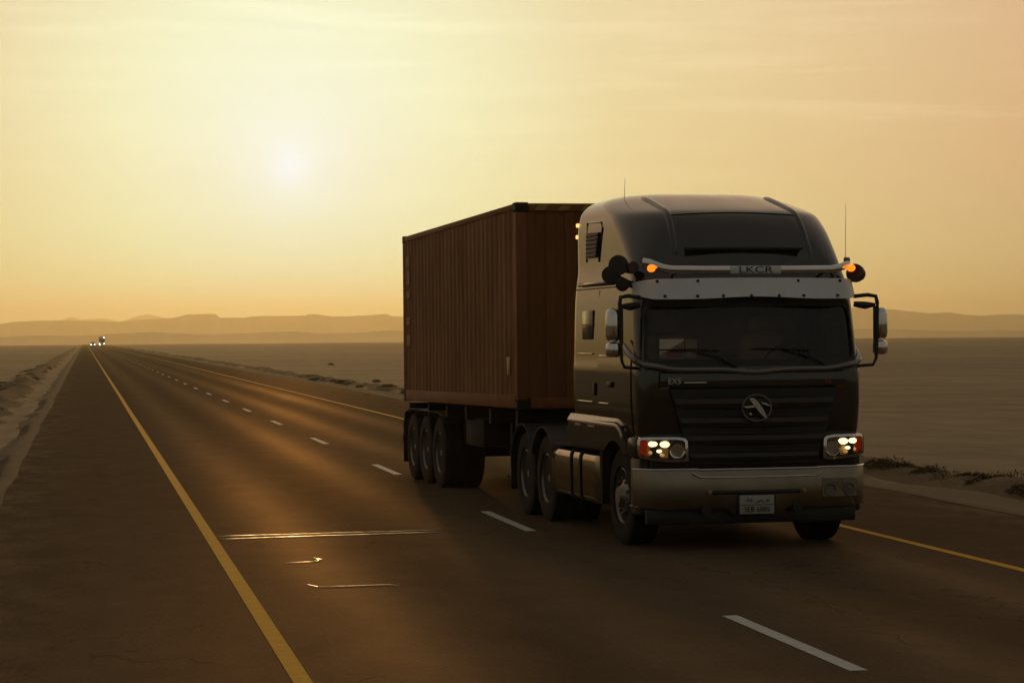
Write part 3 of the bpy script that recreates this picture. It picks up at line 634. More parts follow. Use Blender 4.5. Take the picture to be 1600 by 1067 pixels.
def headlight(s):
    X = lambda x: s*x
    def yy(x): return -1.035 + .16*max(0, (x-.86)/.36)**2
    out = [(.735, 1.125), (.76, 1.155), (.84, 1.168), (1.0, 1.17), (1.20, 1.165), (1.225, 1.14), (1.225, .99), (1.20, .955), (1.10, .93), (.92, .915), (.76, .912), (.725, .93)]
    inn = [(.765, 1.115), (.785, 1.133), (.85, 1.143), (1.0, 1.145), (1.19, 1.14), (1.205, 1.125), (1.205, 1.005), (1.185, .978), (1.09, .955), (.92, .942), (.785, .94), (.757, .955)]
    fr_ = MB(); fr_.loft([[Vector((X(x), yy(x)+dy, z)) for x, z in P_] for P_, dy in ((out, .06), (out, 0), (inn, -.008), (inn, .05))], True, False)
    hl = fr_.build('headlight', 'chrome', T, sharp=30)
    bk = MB(); bk.add([Vector((X(x), yy(x)+.05, z)) for x, z in inn], [tuple(range(len(inn)))]); bk.build('lamp_housing', 'grille', hl)
    MB().add([Vector((X(x), yy(x)+.045, z)) for x, z in ((.925, 1.14), (1.13, 1.14), (1.13, .975), (1.0, .955), (.93, .955))], [(0, 1, 2, 3, 4)]).build('lamp_glow_panel', 'lamp_glow', hl)  # added panel: warm colour and weak emission paint the amber glow round the bulbs
    for (x, z, r, m, nm) in ((1.075, 1.098, .046, 'bulb', 'headlamp_bulb'), (.965, 1.095, .046, 'bulb', 'headlamp_bulb'), (1.02, 1.025, .024, 'bulb', 'headlamp_bulb'), (1.09, 1.01, .030, 'bulb_dim', 'headlamp_reflector'), (.99, .985, .022, 'bulb_dim', 'headlamp_reflector')):
        MB().lathe([(-.012, r*.35), (-.008, r*.8), (0, r), (.03, r*.9)], 16, (X(x), yy(x)+.03, z), 'Y', Matrix.Diagonal((1.12, 1, .72))).build(nm, m, hl)
    MB().lathe([(.0, .078), (-.006, .085), (-.002, .07), (.03, .04), (.034, .01)], 20, (X(.84), yy(.84)+.025, 1.035), 'Y').build('lamp_reflector', 'chrome', hl)
    MB().add([Vector((X(x), yy(x)+dy, z)) for x, z, dy in ((1.135, 1.135, .02), (1.203, 1.125, .02), (1.203, 1.005, .02), (1.135, .97, .02), (1.135, 1.135, .04), (1.203, 1.125, .04), (1.203, 1.005, .04), (1.135, .97, .04))], [(0, 1, 2, 3), (7, 6, 5, 4), (0, 4, 5, 1), (1, 5, 6, 2), (2, 6, 7, 3), (3, 7, 4, 0)]).build('turn_lens', 'red', hl)
    cv = MB(); cv.add([Vector((X(x), yy(x)+.004, z)) for x, z in inn], [tuple(range(len(inn)))]); cv.build('lens_cover', 'clear', hl)
headlight(-1); headlight(1)
# corner caps beside the lamps
for s in (-1, 1):
    MB().box(min(s*1.10, s*1.245), max(s*1.10, s*1.245), -.87, -.52, .95, 1.165, .03).build('corner_cap', 'paint_low', T)
    MB().box(min(s*.9, s*1.20), max(s*.9, s*1.20), -.86, -.5, .36, .95, .03).build('corner_step', 'black', T)
    MB().box(min(s*1.0, s*1.235), max(s*1.0, s*1.235), -.86, -.6, .44, .462, .004).build('step_tread', 'rim', T)
# bumper: wrapped sheet with stepped top, centre slot
def by(x): return -1.075 + .035*(x/.9)**2 + .22*max(0, (abs(x)-1.02)/.235)**2
rows = []
for t, dy in ((0, .05), (0, .0), (.06, -.012), (.5, -.016), (.92, -.010), (1, .01), (1, .06)):
    row = []
    for k in range(61):
        x = -1.255 + 2.51*k/60; top = .825 + .012*(1 if abs(x) > .66 else max(0, (abs(x)-.60)/.06)); bot = .425 + .03*max(0, (abs(x)-1.0)/.25) - (.05 if abs(x) < .25 else .05*max(0, 1-(abs(x)-.25)/.08))
        row.append((x, by(x)+dy, top + (bot-top)*t))
    rows.append(row)
bp = MB().grid(rows).build('bumper', 'bumper', T, sharp=40)
MB().tube([(-.70, -1.094, .80), (-.62, -1.096, .757), (-.4, -1.096, .752), (0, -1.098, .750), (.4, -1.096, .752), (.62, -1.096, .757), (.70, -1.094, .80)], .006, 6).build('bumper_crease', 'chrome', bp)
MB().tube([(x, by(x)-.004, .832 + .006*(1 if abs(x) > .66 else 0)) for x in np.linspace(-1.25, 1.25, 61)], .011, 8).build('bumper_top_highlight', 'chrome', bp)  # added bright bead standing for sky reflected along the bumper's top edge
MB().box(-.49, .46, -1.106, -1.07, .573, .618, .02).build('bumper_slot', 'black', bp)
for x in (-.52, .50):
    MB().lathe([(-.02, .012), (-.015, .022), (.03, .022)], 12, (x, -1.09, .602), 'Y').build('bumper_lamp', 'plaque', bp)
np_ = MB().box(-.21, .16, -1.122, -1.108, .372, .565, .006).build('number_plate', 'white', bp)
MB().box(-.235, .185, -1.110, -1.085, .36, .573, .02).build('plate_holder', 'black', bp)
text('lettering', 'SEB 6085', .075, 'letter', np_, (-.025, -1.124, .418), .98)
text('lettering', '\u0660\u0668\u0665 \u0633\u0628\u0647', .062, 'letter', np_, (-.025, -1.124, .515), 1.0)
MB().box(-.20, .15, -1.1255, -1.122, .464, .470).build('plate_divider', 'letter', np_)
# fog lamps under a scratched clear cover, to the right in the picture
fg = MB().grid([[(x, by(x)-.022+dy, z) for x in np.linspace(.70, 1.10, 13)] for z, dy in ((.735, .012), (.722, 0), (.53, 0), (.517, .012))], (0, .02, 0)).build('fog_lamp_panel', 'bumper', bp)
for x in (.79, 1.0):
    MB().lathe([(.0, .062), (-.012, .066), (-.012, .052), (.004, .04), (.006, .01)], 20, (x, by(x)-.026, .605), 'Y').build('fog_lamp', 'rim', bp)
for P_ in (((.74, .655), (.80, .685), (.87, .665), (.92, .60), (.99, .53), (1.05, .465)), ((.90, .72), (.93, .66), (.91, .61))):
    MB().tube([(x, by(x)-.036, z) for x, z in P_], .003, 5).build('cover_crack', 'rim', bp)
MB().box(-1.16, 1.10, -.98, -.90, .27, .43, .02).build('air_dam', 'black', T)
for x in (-.56, .42): MB().lathe([(-.02, .05), (.05, .05)], 14, (x, -1.07, .42), 'Y').build('tow_eye', 'black', T)

# small marker lamps on the rear edge of the fairing
for y, z in ((1.83, 3.46), (1.85, 3.33)): MB().box(-1.162, -1.12, y-.03, y+.03, z-.022, z+.022, .01).build('marker_lamp', 'side_amber', T)
# cab sides: doors, handles, vents, sleeper window, mirrors
def sidex(z, y=0.5): return catmull(CAB, z)[0]
for s in (-1, 1):
    def B(y0, y1, z0, z1, t0, t1, name, m, bev=.004, parent=T):
        wz = (sidex(z0)+sidex(z1))/2; a, b = s*(wz+t0), s*(wz+t1); return MB().box(min(a, b), max(a, b), y0, y1, z0, z1, bev).build(name, m, parent)
    dr = MB().grid([[(s*(sidex(z)+.010), y, z) for y in np.linspace(-.62, .72, 8)] for z in np.linspace(1.18, 1.97, 8)], (-s*.012, 0, 0)).build('door', 'paint', T)
    for y0, y1, z in ((.24, .66, 1.985), (.24, .66, 1.475)): B(y0, y1, z, z+.016, .012, .024, 'door_strip', 'chrome', .003, dr)
    B(.08, .24, 1.66, 1.72, .008, .035, 'door_handle', 'black', .01, dr)
    for y0, y1, z in ((.95, 1.62, 2.005), (.95, 1.62, 1.478)): B(y0, y1, z, z+.016, .002, .016, 'side_strip', 'chrome', .003)
    B(.78, .86, 1.56, 1.70, .0, .03, 'locker_latch', 'black', .008)
    B(.735, .75, 1.15, 2.70, .0, .004, 'panel_gap', 'black', 0)
    B(.05, 1.78, 2.722, 2.734, .0, .006, 'panel_gap', 'black', 0)
    swd = B(.96, 1.42, 2.17, 2.49, .0, .012, 'sleeper_window', 'vehglass', .005); B(.95, 1.43, 2.325, 2.335, .010, .018, 'window_bar', 'black', 0, swd)
    # roof side vent: slanted louvred panel
    vp = [(1.33, 3.35), (.82, 3.34), (.92, 3.07), (1.36, 3.07)]
    v_ = MB(); v_.add([Vector((s*(sidex(z)+.028), y, z)) for y, z in vp] + [Vector((s*(sidex(z)-.02), y, z)) for y, z in vp], [(0, 1, 2, 3), (7, 6, 5, 4), (0, 4, 5, 1), (1, 5, 6, 2), (2, 6, 7, 3), (3, 7, 4, 0)])
    vn = v_.build('roof_vent', 'black', T, sharp=20)
    for k in range(6):
        z = 3.09 + .045*k; y0 = .93 - .35*(z-3.07)*1.0; MB().tube([(s*(sidex(z)+.030), y0+.01, z), (s*(sidex(z)+.030), 1.33, z)], .009, 6).build('vent_louvre', 'black', vn)
    vf = MB().tube([(s*(sidex(z)+.006), y, z) for y, z in ((1.42, 3.03), (1.40, 3.47), (.80, 3.45), (.72, 3.38), (.88, 3.02))], .008, 6).build('vent_trim', 'paint', T)
    # ledge under the fairing
    B(.10, 1.60, 2.76, 2.80, .0, .05, 'fairing_ledge', 'paint', .015)
    # lower skirt with wheel arch
    outer = [(1.97, .98), (1.97, 1.27), (1.0, 1.285), (.3, 1.295), (-.12, 1.30), (-.30, 1.27), (-.46, 1.12), (-.55, .98)]
    arc = [(.62*math.cos(a), .50+.62*math.sin(a)) for a in np.linspace(R(50), R(128), 9)]
    poly = [(1.97, .98), (1.97, 1.27), (1.0, 1.285), (.3, 1.295), (-.12, 1.30), (-.30, 1.265), (-.46, 1.12), (-.55, .98)] + list(reversed([(.62*math.cos(a), .50+.60*math.sin(a)) for a in np.linspace(R(52), R(130), 9)])) + [(.42, .98)]
    pr = MB(); pr.prism(poly, min(s*.78, s*1.245), max(s*.78, s*1.245), 'X'); sk = pr.build('side_skirt', 'paint_low', T, sharp=25)
    MB().loft([[Vector((s*x, y, z-dz)) for x, z in ((1.19, 1.335), (1.212, 1.335), (1.256, 1.268), (1.256, 1.25), (1.19, 1.25))] for y, dz in ((1.965, 0), (.3, .0), (-.05, .0), (-.16, .012), (-.27, .05), (-.36, .12))]).build('skirt_ledge', 'ledge', sk, sharp=20)
    for y0, y1 in ((1.35, 1.62), (.75, 1.05)): MB().box(min(s*1.24, s*1.252), max(s*1.24, s*1.252), y0, y1, 1.205, 1.235, .003).build('reflector', 'rim', sk)
    MB().prism([(.52, .40), (.60, .40), (.62, .98), (.50, .98)], min(s*.85, s*1.23), max(s*.85, s*1.23), 'X').build('wheel_flap', 'rubber', T)
    # mirrors: arm loop, head and lower head
    mr = empty('mirror', (s*1.36, -.82, 2.2)); mr.parent = T
    OF = Vector((s*1.36, -.82, 2.2))
    MB().tube([(s*1.16, -.80, 2.60), (s*1.30, -.84, 2.615), (s*1.385, -.86, 2.60), (s*1.40, -.87, 2.52)], .022, 10).build('mirror_arm', 'black', mr, off=OF)
    MB().tube([(s*1.17, -.78, 2.52), (s*1.28, -.83, 2.505), (s*1.38, -.86, 2.51)], [.03, .042, .02], 10).build('mirror_arm', 'black', mr, off=OF)
    MB().tube([(s*1.40, -.87, 2.52), (s*1.385, -.87, 2.1), (s*1.38, -.87, 1.95), (s*1.35, -.86, 1.885), (s*1.18, -.82, 1.87)], .017, 8).build('mirror_arm', 'black', mr, off=OF)
    for (z0, z1, xa, xb, nm, mm__) in ((2.15, 2.48, 1.375, 1.53, 'mirror_head', 'chrome'), (1.99, 2.14, 1.37, 1.53, 'lower_mirror_head', 'chrome')):
        rg = []
        for t, k_ in ((0, .55), (.08, .9), (.2, 1), (.5, 1), (.8, 1), (.92, .92), (1, .6)):
            z = z0 + (z1-z0)*t; cxm = s*(xa+xb)/2; hw = (xb-xa)/2*k_; 
            rg.append([Vector((cxm + hw*math.cos(a), -.80 + (.075*k_)*(math.sin(a) if math.sin(a) < 0 else math.sin(a)*.35), z)) for a in np.linspace(0, 2*math.pi, 20, endpoint=False)])
        hd = MB().loft(rg).build(nm, mm__, mr, off=OF)
    MB().box(min(s*1.36, s*1.395), max(s*1.36, s*1.395), -.875, -.83, 2.12, 2.50, .01).build('mirror_back', 'black', mr, off=OF)

# wheels
def tyre_mesh(wd, r):
    h = wd/2; pr = [(-h*.72, r*.56), (-h*.98, r*.62), (-h, r*.78), (-h*.97, r*.92), (-h*.86, r*.985)]
    gx = [-.86, -.50, -.49, -.42, -.41, -.06, -.05, .05, .06, .41, .42, .49, .50, .86]
    dep = [0, 0, 1, 1, 0, 0, 1, 1, 0, 0, 1, 1, 0, 0]
    for a, dd in list(zip(gx, dep))[1:-1]: pr.append((h*a, r*(1.0 - .02*dd)))
    pr += [(h*.86, r*.985), (h*.97, r*.92), (h, r*.78), (h*.98, r*.62), (h*.72, r*.56)]
    m_ = MB(); m_.lathe(pr, 48, axis='X'); return m_.mesh('tyre', 'rubber', 30)
def rim_mesh(side, front, r):                # side -1 faces left; front rims bulge, rear rims dish inwards
    s = side
    if front: prof = [(-.09*s, r*.58), (.13*s, r*.585), (.14*s, r*.56), (.10*s, r*.52), (.06*s, r*.47), (.11*s, r*.36), (.13*s, r*.26), (.15*s, r*.22), (.19*s, r*.18), (.195*s, .01)]
    else: prof = [(-.09*s, r*.58), (.12*s, r*.585), (.13*s, r*.56), (.10*s, r*.53), (.0*s, r*.50), (-.03*s, r*.38), (-.02*s, r*.28), (.09*s, r*.24), (.10*s, r*.16), (.105*s, .01)]
    m_ = MB(); m_.lathe(prof, 32, axis='X')
    for k in range(10):
        a = 2*math.pi*k/10; x0 = (.11 if front else -.03)*s; m_.lathe([(x0-.01, .016), (x0+.035*s, .016), (x0+.04*s, .010)], 6, (0, r*.36*math.cos(a), r*.36*math.sin(a)), 'X')
    return m_.mesh('rim', 'rim', 30)
RT = .515
ty_f = tyre_mesh(.31, RT); ty_r = tyre_mesh(.285, RT)
rims = {(-1, 1): rim_mesh(-1, True, RT), (1, 1): rim_mesh(1, True, RT), (-1, 0): rim_mesh(-1, False, RT), (1, 0): rim_mesh(1, False, RT)}
def wheel(parent, x, y, s, front, ang=0.0, steer=0.0, off=Vector((0, 0, 0))):
    w_ = inst('wheel', ty_f if front else ty_r, parent, Vector((x, y, RT-.004))-off, (ang, 0, steer)); inst('rim', rims[(s, 1 if front else 0)], w_); return w_
for s in (-1, 1):
    wheel(T, s*1.01, 0, s, True, random.random())
    for y in (3.42, 4.53):
        wheel(T, s*1.02, y, s, False, random.random()); wheel(T, s*.70, y, s, False, random.random())
for y in (0, 3.42, 4.53): MB().tube([(-.9, y, RT), (-.25, y, RT), (-.15, y, RT), (.15, y, RT), (.25, y, RT), (.9, y, RT)], [.07, .07, .19, .19, .07, .07] if y else [.06]*6, 12).build('axle', 'dark', T)
# chassis, tank, mudguards, fifth wheel, cables
ch = MB()
for s in (-1, 1): ch.box(s*.42-.04, s*.42+.04, -.85, 5.35, .76, 1.03, .01)
for y in (-.6, .9, 2.3, 3.9, 5.3): ch.box(-.40, .40, y-.05, y+.05, .80, 1.0)
ch.box(-1.12, 1.12, 5.33, 5.39, .70, .86); ch.build('chassis', 'dark', T)
MB().box(-.55, .55, -.8, 1.9, .55, 1.12, .05).build('engine_block', 'dark', T)
MB().lathe([(1.04, .50), (1.10, .52), (1.16, .48)], 28, (0, 3.95, 0), 'Z').build('fifth_wheel', 'dark', T)
for s in (-1, 1):
    rg = []
    for y in (.68, .72, 1.0, 1.8, 2.6, 2.93, 2.97):
        k_ = .93 if y in (.68, 2.97) else 1.0; rr_ = []
        for a in np.linspace(0, 2*math.pi, 28, endpoint=False):
            c_, s_ = math.cos(a), math.sin(a); e = .30
            px_ = math.copysign(abs(c_)**e, c_)*.28*k_; pz_ = math.copysign(abs(s_)**e, s_)*.285*k_
            rr_.append(Vector((s*.93 + px_, y, .645 + pz_)))
        rg.append(rr_)
    tk = MB().loft(rg).build('fuel_tank', 'steel', T, sharp=40)
    for y in (1.55, 1.98):
        pth = []
        for a in np.linspace(R(-100), R(100), 25):
            c_, s_ = math.cos(a), math.sin(a); pth.append(Vector((s*(.93 + math.copysign(abs(c_)**.30, c_)*.286), y, .645 + math.copysign(abs(s_)**.30, s_)*.291)))
        MB().grid([[p + Vector((0, dy, 0)) for p in pth] for dy in (-.035, .035)], (s*.006, 0, .002)).build('tank_strap', 'dark', tk)
    MB().tube([(s*.93, .83, .92), (s*.93, .83, .965)], .06, 14).build('tank_cap', 'black', tk)
    MB().box(min(s*.8, s*1.215), max(s*.8, s*1.215), .72, 2.9, .952, .972, .004).build('tank_walkway', 'dark', T)
    for y in (3.42, 4.53):
        arc = [(y + .60*math.cos(a), .52+.60*math.sin(a)) for a in np.linspace(R(25), R(155), 15)]
        MB().grid([[(s*.58, yy_, zz_) for yy_, zz_ in arc], [(s*1.21, yy_, zz_) for yy_, zz_ in arc]], (0, 0, .012)).build('mudguard', 'black', T)
    MB().box(min(s*.60, s*1.20), max(s*.60, s*1.20), 5.14, 5.17, .28, .85, .005).build('mud_flap', 'rubber', T)
cabl = MB()
for k in range(3):
    x = -.3 + .3*k; cabl.tube([(x, 1.95, 1.7), (x+.05, 2.3, 1.35), (x, 2.9, 1.2), (x-.05, 3.5, 1.35), (x, 4.5, 1.5)], .018, 6)
cabl.build('air_lines', 'black', T)
MB().box(-.9, -.5, 1.98, 2.35, 1.12, 1.32, .02).build('battery_box', 'dark', T)
ex = MB().tube([(.75, 2.12, .9), (.75, 2.12, 2.6)], .10, 16).build('exhaust_stack', 'dark', T)

# ------------------------------------------------------------------ semi-trailer (same frame, its own root)
SB = Vector((0, 11.2, 0)); S = empty('semi_trailer', TO + TB*11.2, (0, 0, TH))
tag(S, 'dark steel three-axle skeletal semi-trailer under the brown container', 'trailer')
TW = (10.22, 11.29, 12.36)
for y in TW:
    for s in (-1, 1):
        wheel(S, s*1.02, y, s, False, random.random(), 0, SB); wheel(S, s*.70, y, s, False, random.random(), 0, SB)
    MB().tube([(-1.0, y, RT), (1.0, y, RT)], .075, 12).build('axle', 'dark', S, off=SB)
fr = MB()
for s in (-1, 1):
    fr.prism([(4.9, 1.13), (4.9, 1.29), (12.75, 1.20), (12.75, .88), (6.4, .88), (6.1, 1.06)], s*.45-.06, s*.45+.06, 'X')
for y in (5.0, 6.6, 8.2, 9.6, 11.0, 12.6): fr.box(-1.16, 1.16, y-.07, y+.07, 1.06, 1.29-.0108*(y-4.7)-.012)
fr.build('trailer_frame', 'dark', S, off=SB)
for s in (-1, 1):
    lg = MB(); lg.box(s*.75-.07, s*.75+.07, 6.75, 6.90, .45, 1.15, .01); lg.box(s*.75-.05, s*.75+.05, 6.77, 6.88, .36, .45); lg.box(s*.75-.11, s*.75+.11, 6.70, 6.95, .33, .36); lg.build('landing_leg', 'dark', S, off=SB)
    MB().box(s*.88-.2, s*.88+.2, 7.4, 8.6, .70, 1.08, .03).build('tool_box', 'dark', S, off=SB)
    for y in TW:
        MB().box(s*.62-.05, s*.62+.05, y-.5, y+.5, .60, .68, .01).build('leaf_spring', 'dark', S, off=SB)
        MB().prism([(y-.55, .90), (y-.45, .62), (y-.38, .62), (y-.36, .90)], s*.62-.05, s*.62+.05, 'X').build('spring_hanger', 'dark', S, off=SB)
    arc = [(y_, z_) for y_, z_ in ((9.62, .95), (9.72, 1.06), (10.2, 1.10), (12.4, 1.10), (12.85, 1.04), (12.95, .9))]
    MB().grid([[(s*.56, y_, z_) for y_, z_ in arc], [(s*1.19, y_, z_) for y_, z_ in arc]], (0, 0, .012)).build('mudguard', 'black', S, off=SB)
    MB().box(s*.9-.3, s*.9+.3, 12.93, 12.96, .25, .9, .004).build('mud_flap', 'rubber', S, off=SB)
MB().lathe([(-.13, .40), (-.12, RT-.03), (.12, RT-.03), (.13, .40), (.10, .28), (-.10, .28)], 32, (0, 9.0, .78), 'X', Matrix.Rotation(R(90), 3, 'Y')).build('spare_wheel', 'rubber', S, off=SB)
MB().tube([(-.4, 8.0, .78), (.4, 8.0, .78)], .15, 14).build('air_tank', 'dark', S, off=SB)
MB().box(-1.2, 1.2, 12.98, 13.04, .55, .68, .02).build('underrun_bar', 'dark', S, off=SB)
for s in (-1, 1): MB().box(s*.85-.18, s*.85+.18, 13.0, 13.05, .80, .92, .01).build('tail_lamp', 'red', S, off=SB)

# ------------------------------------------------------------------ shipping container, pitched slightly down to the rear with the trailer
K = empty('shipping_container', TO + TB*4.66 + Vector((0, 0, 1.298)), (-.0105, 0, TH))
tag(K, 'rust-brown corrugated steel shipping container on the trailer behind the cab', 'container')
LC, WC, HC = 8.12, 1.219, 2.591
def corr(n0, n1, period=.278, dep=.013):
    out = []; t = n0
    while t < n1 - 1e-6:
        for a, d_ in ((0, 0), (.10, 0), (.138, 1), (.24, 1)):
            if t+a < n1: out.append((t+a, d_*dep))
        t += period
    out.append((n1, 0)); return out
for s in (-1, 1):
    cp_ = corr(.12, LC-.12)
    MB().grid([[(s*(WC-.008-d_), y, z) for y, d_ in cp_] for z in (.16, HC-.07)]).build('side_wall', 'container', K, sharp=20)
    MB().box(min(s*(WC-.09), s*WC), max(s*(WC-.09), s*WC), .16, LC-.16, HC-.085, HC-.012, .006).build('top_rail', 'rail', K)
    MB().box(min(s*(WC-.07), s*WC), max(s*(WC-.07), s*WC), .16, LC-.16, .012, .175, .006).build('bottom_rail', 'rail', K)
    for y0, y1 in ((0, .12), (LC-.12, LC)):
        MB().box(min(s*(WC-.14), s*WC), max(s*(WC-.14), s*WC), y0+.004, y1-.004, .12, HC-.12, .012).build('corner_post', 'rail', K)
    for y0, y1 in ((0, .178), (LC-.178, LC)):
        for z0, z1 in ((0, .118), (HC-.118, HC)):
            cc = MB().box(min(s*(WC-.162), s*(WC+.003)), max(s*(WC-.162), s*(WC+.003)), y0-.003, y1+.003, z0, z1, .008).build('corner_casting', 'dark', K)
            MB().box(min(s*(WC), s*(WC+.005)), max(s*(WC), s*(WC+.005)), (y0+y1)/2-.04, (y0+y1)/2+.04, (z0+z1)/2-.025, (z0+z1)/2+.025).build('casting_hole', 'black', cc)
for yy_ in (.0, LC):
    cp_ = corr(-WC+.14, WC-.14, .25, .022); sg = 1 if yy_ == 0 else -1
    MB().grid([[(x, yy_ + sg*(.02+d_), z) for x, d_ in cp_] for z in (.14, HC-.1)]).build('end_wall', 'container', K, sharp=20)
    for z0, z1 in ((.01, .14), (HC-.11, HC-.012)): MB().box(-WC+.17, WC-.17, min(yy_+sg*.004, yy_+sg*.10), max(yy_+sg*.004, yy_+sg*.10), z0, z1, .006).build('end_rail', 'rail', K)
for k in range(7):
    x = -.98 + .30*k; MB().add([Vector((x+a, .001, z)) for a, z in ((0, HC-.10), (.13, HC-.10), (.19, HC-.03), (.06, HC-.03))], [(0, 1, 2, 3)]).build('hazard_stripe', 'plaque', K)
MB().grid([[(x, y, HC-.02) for x in (-WC+.05, WC-.05)] for y in (.1, LC-.1)], (0, 0, -.01)).build('roof_panel', 'container', K)
MB().grid([[(x, y, .10) for x in (-WC+.05, WC-.05)] for y in (.1, LC-.1)], (0, 0, -.03)).build('floor_panel', 'dark', K)
MB().box(-WC-.004, -WC+.002, .42, .60, .43, .66, .002).build('data_plate', 'plaque', K)
for z, hh in ((2.18, .17), (1.93, .22), (1.66, .10), (1.25, .12), (.95, .16)): MB().box(-WC-.002, -WC+.003, LC-.62, LC-.30, z-hh/2, z+hh/2).build('faded_stencil', 'faded', K)
for x, z, a in ((-.2, 1.62, .20), (.05, 1.05, .14), (-.1, .62, .16)): MB().box(x-a, x+a, .008, .016, z-.05, z+.05).build('faded_stencil', 'faded', K)

# ------------------------------------------------------------------ two vehicles far down the road
def far_vehicle(name, o, s, label, kind):
    p = r2w(o, s, 0); e = empty(name, p, (0, 0, PHI)); tag(e, label, 'truck' if kind == 'truck' else 'car')
    if kind == 'truck':
        MB().box(-1.25, 1.25, -.9, 1.2, 1.0, 3.3, .12).build('cab', 'vehteal', e); MB().box(-1.1, 1.1, -.93, -.88, 1.9, 2.7, .02).build('windscreen', 'vehglass', e)
        MB().box(-1.25, 1.25, 1.5, 11, 1.2, 3.9, .04).build('cargo_box', 'vehteal', e); MB().box(-1.25, 1.25, -1.0, -.85, .4, .9, .05).build('bumper', 'vehwhite', e)
        MB().box(-1.0, 1.0, -.95, -.6, 3.3, 3.75, .08).build('roof_board', 'vehwhite', e)
        lam = [(-.95, 1.05), (.95, 1.05), (-.9, .62), (.85, 3.52)]; r_ = .17; wy = (0, 3.5, 8.5, 9.8); wx, wr = 1.05, .5; ly = -1.02
    else:
        MB().loft([[Vector((x*w_, y, z)) for x, z in ((-1, zb), (1, zb), (1, zt), (.96, zt+.06), (-.96, zt+.06), (-1, zt))] for y, w_, zb, zt in ((-2.2, .8, .45, .75), (-2.0, .9, .3, .9), (0, .95, .3, 1.05), (2.2, .9, .35, 1.05), (2.4, .85, .45, .95))]).build('body', 'vehwhite', e)
        MB().loft([[Vector((x, y, z)) for x, y in ((-.8*k, y0), (.8*k, y0), (.85*k, y1), (-.85*k, y1))] for z, k, y0, y1 in ((1.08, 1, -.9, 2.2), (1.75, .85, -.2, 2.0), (1.8, .8, -.1, 1.95))]).build('glasshouse', 'vehglass', e)
        lam = [(-.68, .78), (.68, .78)]; r_ = .16; wy = (-1.35, 1.4); wx, wr = .8, .36; ly = -2.2
    lm = MB().lathe([(-.03, .4*r_), (-.02, r_), (.05, r_)], 12, axis='Y').mesh('headlight', 'vehlamp')
    for x, z in lam: inst('headlight', lm, e, (x, ly, z))
    wm = MB().lathe([(-.13, wr*.6), (-.13, wr), (.13, wr), (.13, wr*.6)], 20, axis='X').mesh('wheel', 'rubber')
    for y in wy:
        for s_ in (-1, 1): inst('wheel', wm, e, (s_*wx, y, wr))
far_vehicle('distant_truck', 6.9, 1000, 'teal truck with lit headlights far down the road, right of the distant car', 'truck')
far_vehicle('distant_car', 3.1, 960, 'pale car with lit headlights at the far end of the road', 'car')

# ------------------------------------------------------------------ scrub and stones on the verges
def tuft(seed, nb=1300, hgt=.17, rad=.46):
    r_ = random.Random(seed); vs, fs = [], []
    lobes = [(r_.uniform(-.3, .3), r_.uniform(-.3, .3), r_.uniform(.45, .8)) for _ in range(4)]
    for i in range(nb):
        lx, ly, lr = r_.choice(lobes); a = r_.uniform(0, 2*math.pi); e = math.asin(r_.random()); q = r_.uniform(.55, 1.05)**.6
        dn = Vector((math.cos(a)*math.cos(e), math.sin(a)*math.cos(e), math.sin(e)))
        p = Vector(((lx + dn.x*lr*q*.7)*rad, (ly + dn.y*lr*q*.7)*rad, dn.z*hgt*lr*1.3*q - .02))
        ax = Vector((r_.gauss(0, 1), r_.gauss(0, 1), r_.gauss(0, .7))).normalized(); sd = ax.cross(dn + Vector((.01, .02, 0))).normalized()*r_.uniform(.004, .010); ln = (ax*.5 + dn*.6)*r_.uniform(.02, .055)
        j_ = len(vs); vs += [p-sd, p+sd, p+ln]; fs += [(j_, j_+1, j_+2)]
    m_ = MB(); m_.add(vs, fs); return m_.mesh('branches', 'shrub', 0)
tufts = [tuft(k) for k in range(5)]
stones = []
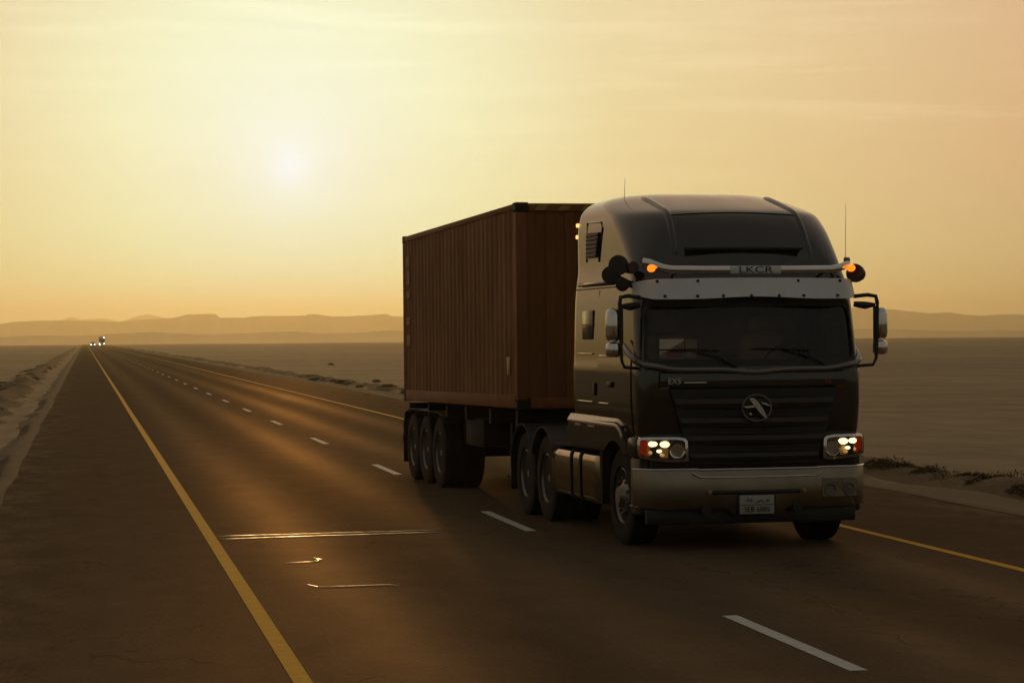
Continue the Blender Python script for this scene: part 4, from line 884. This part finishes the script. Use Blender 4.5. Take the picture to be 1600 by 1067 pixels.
for k in range(5):
    bm = bmesh.new(); bmesh.ops.create_icosphere(bm, subdivisions=2, radius=1); r_ = random.Random(90+k)
    sx_, sy_, sz_ = r_.uniform(.8, 1.4), r_.uniform(.8, 1.3), r_.uniform(.45, .75)
    for v in bm.verts:
        q = 1 + .35*(vnoise(v.co.x*1.7+k*3, v.co.y*1.7+v.co.z*2.1, 70+k)-.5); v.co = Vector((v.co.x*sx_*q, v.co.y*sy_*q, v.co.z*sz_*q))
    me = bpy.data.meshes.new('stone'); bm.to_mesh(me); bm.free(); me.materials.append(M['rock']); stones.append(me)
rr = random.Random(5)
def scatter(n_, fn, kind, label, cat, group, smin, smax):
    for k in range(n_):
        o_, s_ = fn(k); p = r2w(o_, s_, 0); z = ground_z(o_, s_); sc_ = rr.uniform(smin, smax)
        ob = bpy.data.objects.new('dry_shrub' if kind == 'shrub' else 'verge_stone', rr.choice(tufts if kind == 'shrub' else stones)); C.objects.link(ob)
        ob.location = (p.x, p.y, z - (.0 if kind == 'shrub' else .2*sc_)); ob.rotation_euler = (0, 0, rr.uniform(0, 6.28)); ob.scale = (sc_*rr.uniform(.9, 1.5), sc_*rr.uniform(.9, 1.5), sc_*rr.uniform(.7, 1.0)); tag(ob, label, cat, group)
scatter(64, lambda k: (rr.uniform(12.85, 13.75), 24 + 120*(k/64)**1.3 + rr.uniform(-1, 1)), 'shrub', 'low dry shrub on the earth bank along the right edge of the road', 'shrub', 'dry shrubs on the right bank', .8, 1.5)
scatter(40, lambda k: (rr.uniform(-4.6, -2.9), 48 + 190*(k/40)**1.3 + rr.uniform(-1, 1)), 'shrub', 'low dry shrub on the earth bank along the left edge of the road', 'shrub', 'dry shrubs on the left bank', .7, 1.3)
scatter(40, lambda k: (rr.uniform(-5.2, -2.6), 46 + 150*(k/40)**1.2 + rr.uniform(-1, 1)), 'stone', 'tan stone lying on the earth bank along the left edge of the road', 'stone', 'stones on the left bank', .10, .26)
for (o_, s_, sz, lab) in ((22.2, 220, 1.0, 'largest dry shrub alone on the desert flat left of the container'), (15.6, 130, .8, 'dry shrub on the desert flat close behind the right bank'), (26.0, 165, .7, 'small dry shrub far out on the desert flat, left of the container')):
    p = r2w(o_, s_, 0); ob = bpy.data.objects.new('dry_shrub', tufts[int(s_) % 5]); C.objects.link(ob); ob.location = (p.x, p.y, ground_z(o_, s_)); ob.scale = (sz*1.3, sz*1.3, sz*1.5); tag(ob, lab, 'shrub', 'dry shrubs on the desert flat')
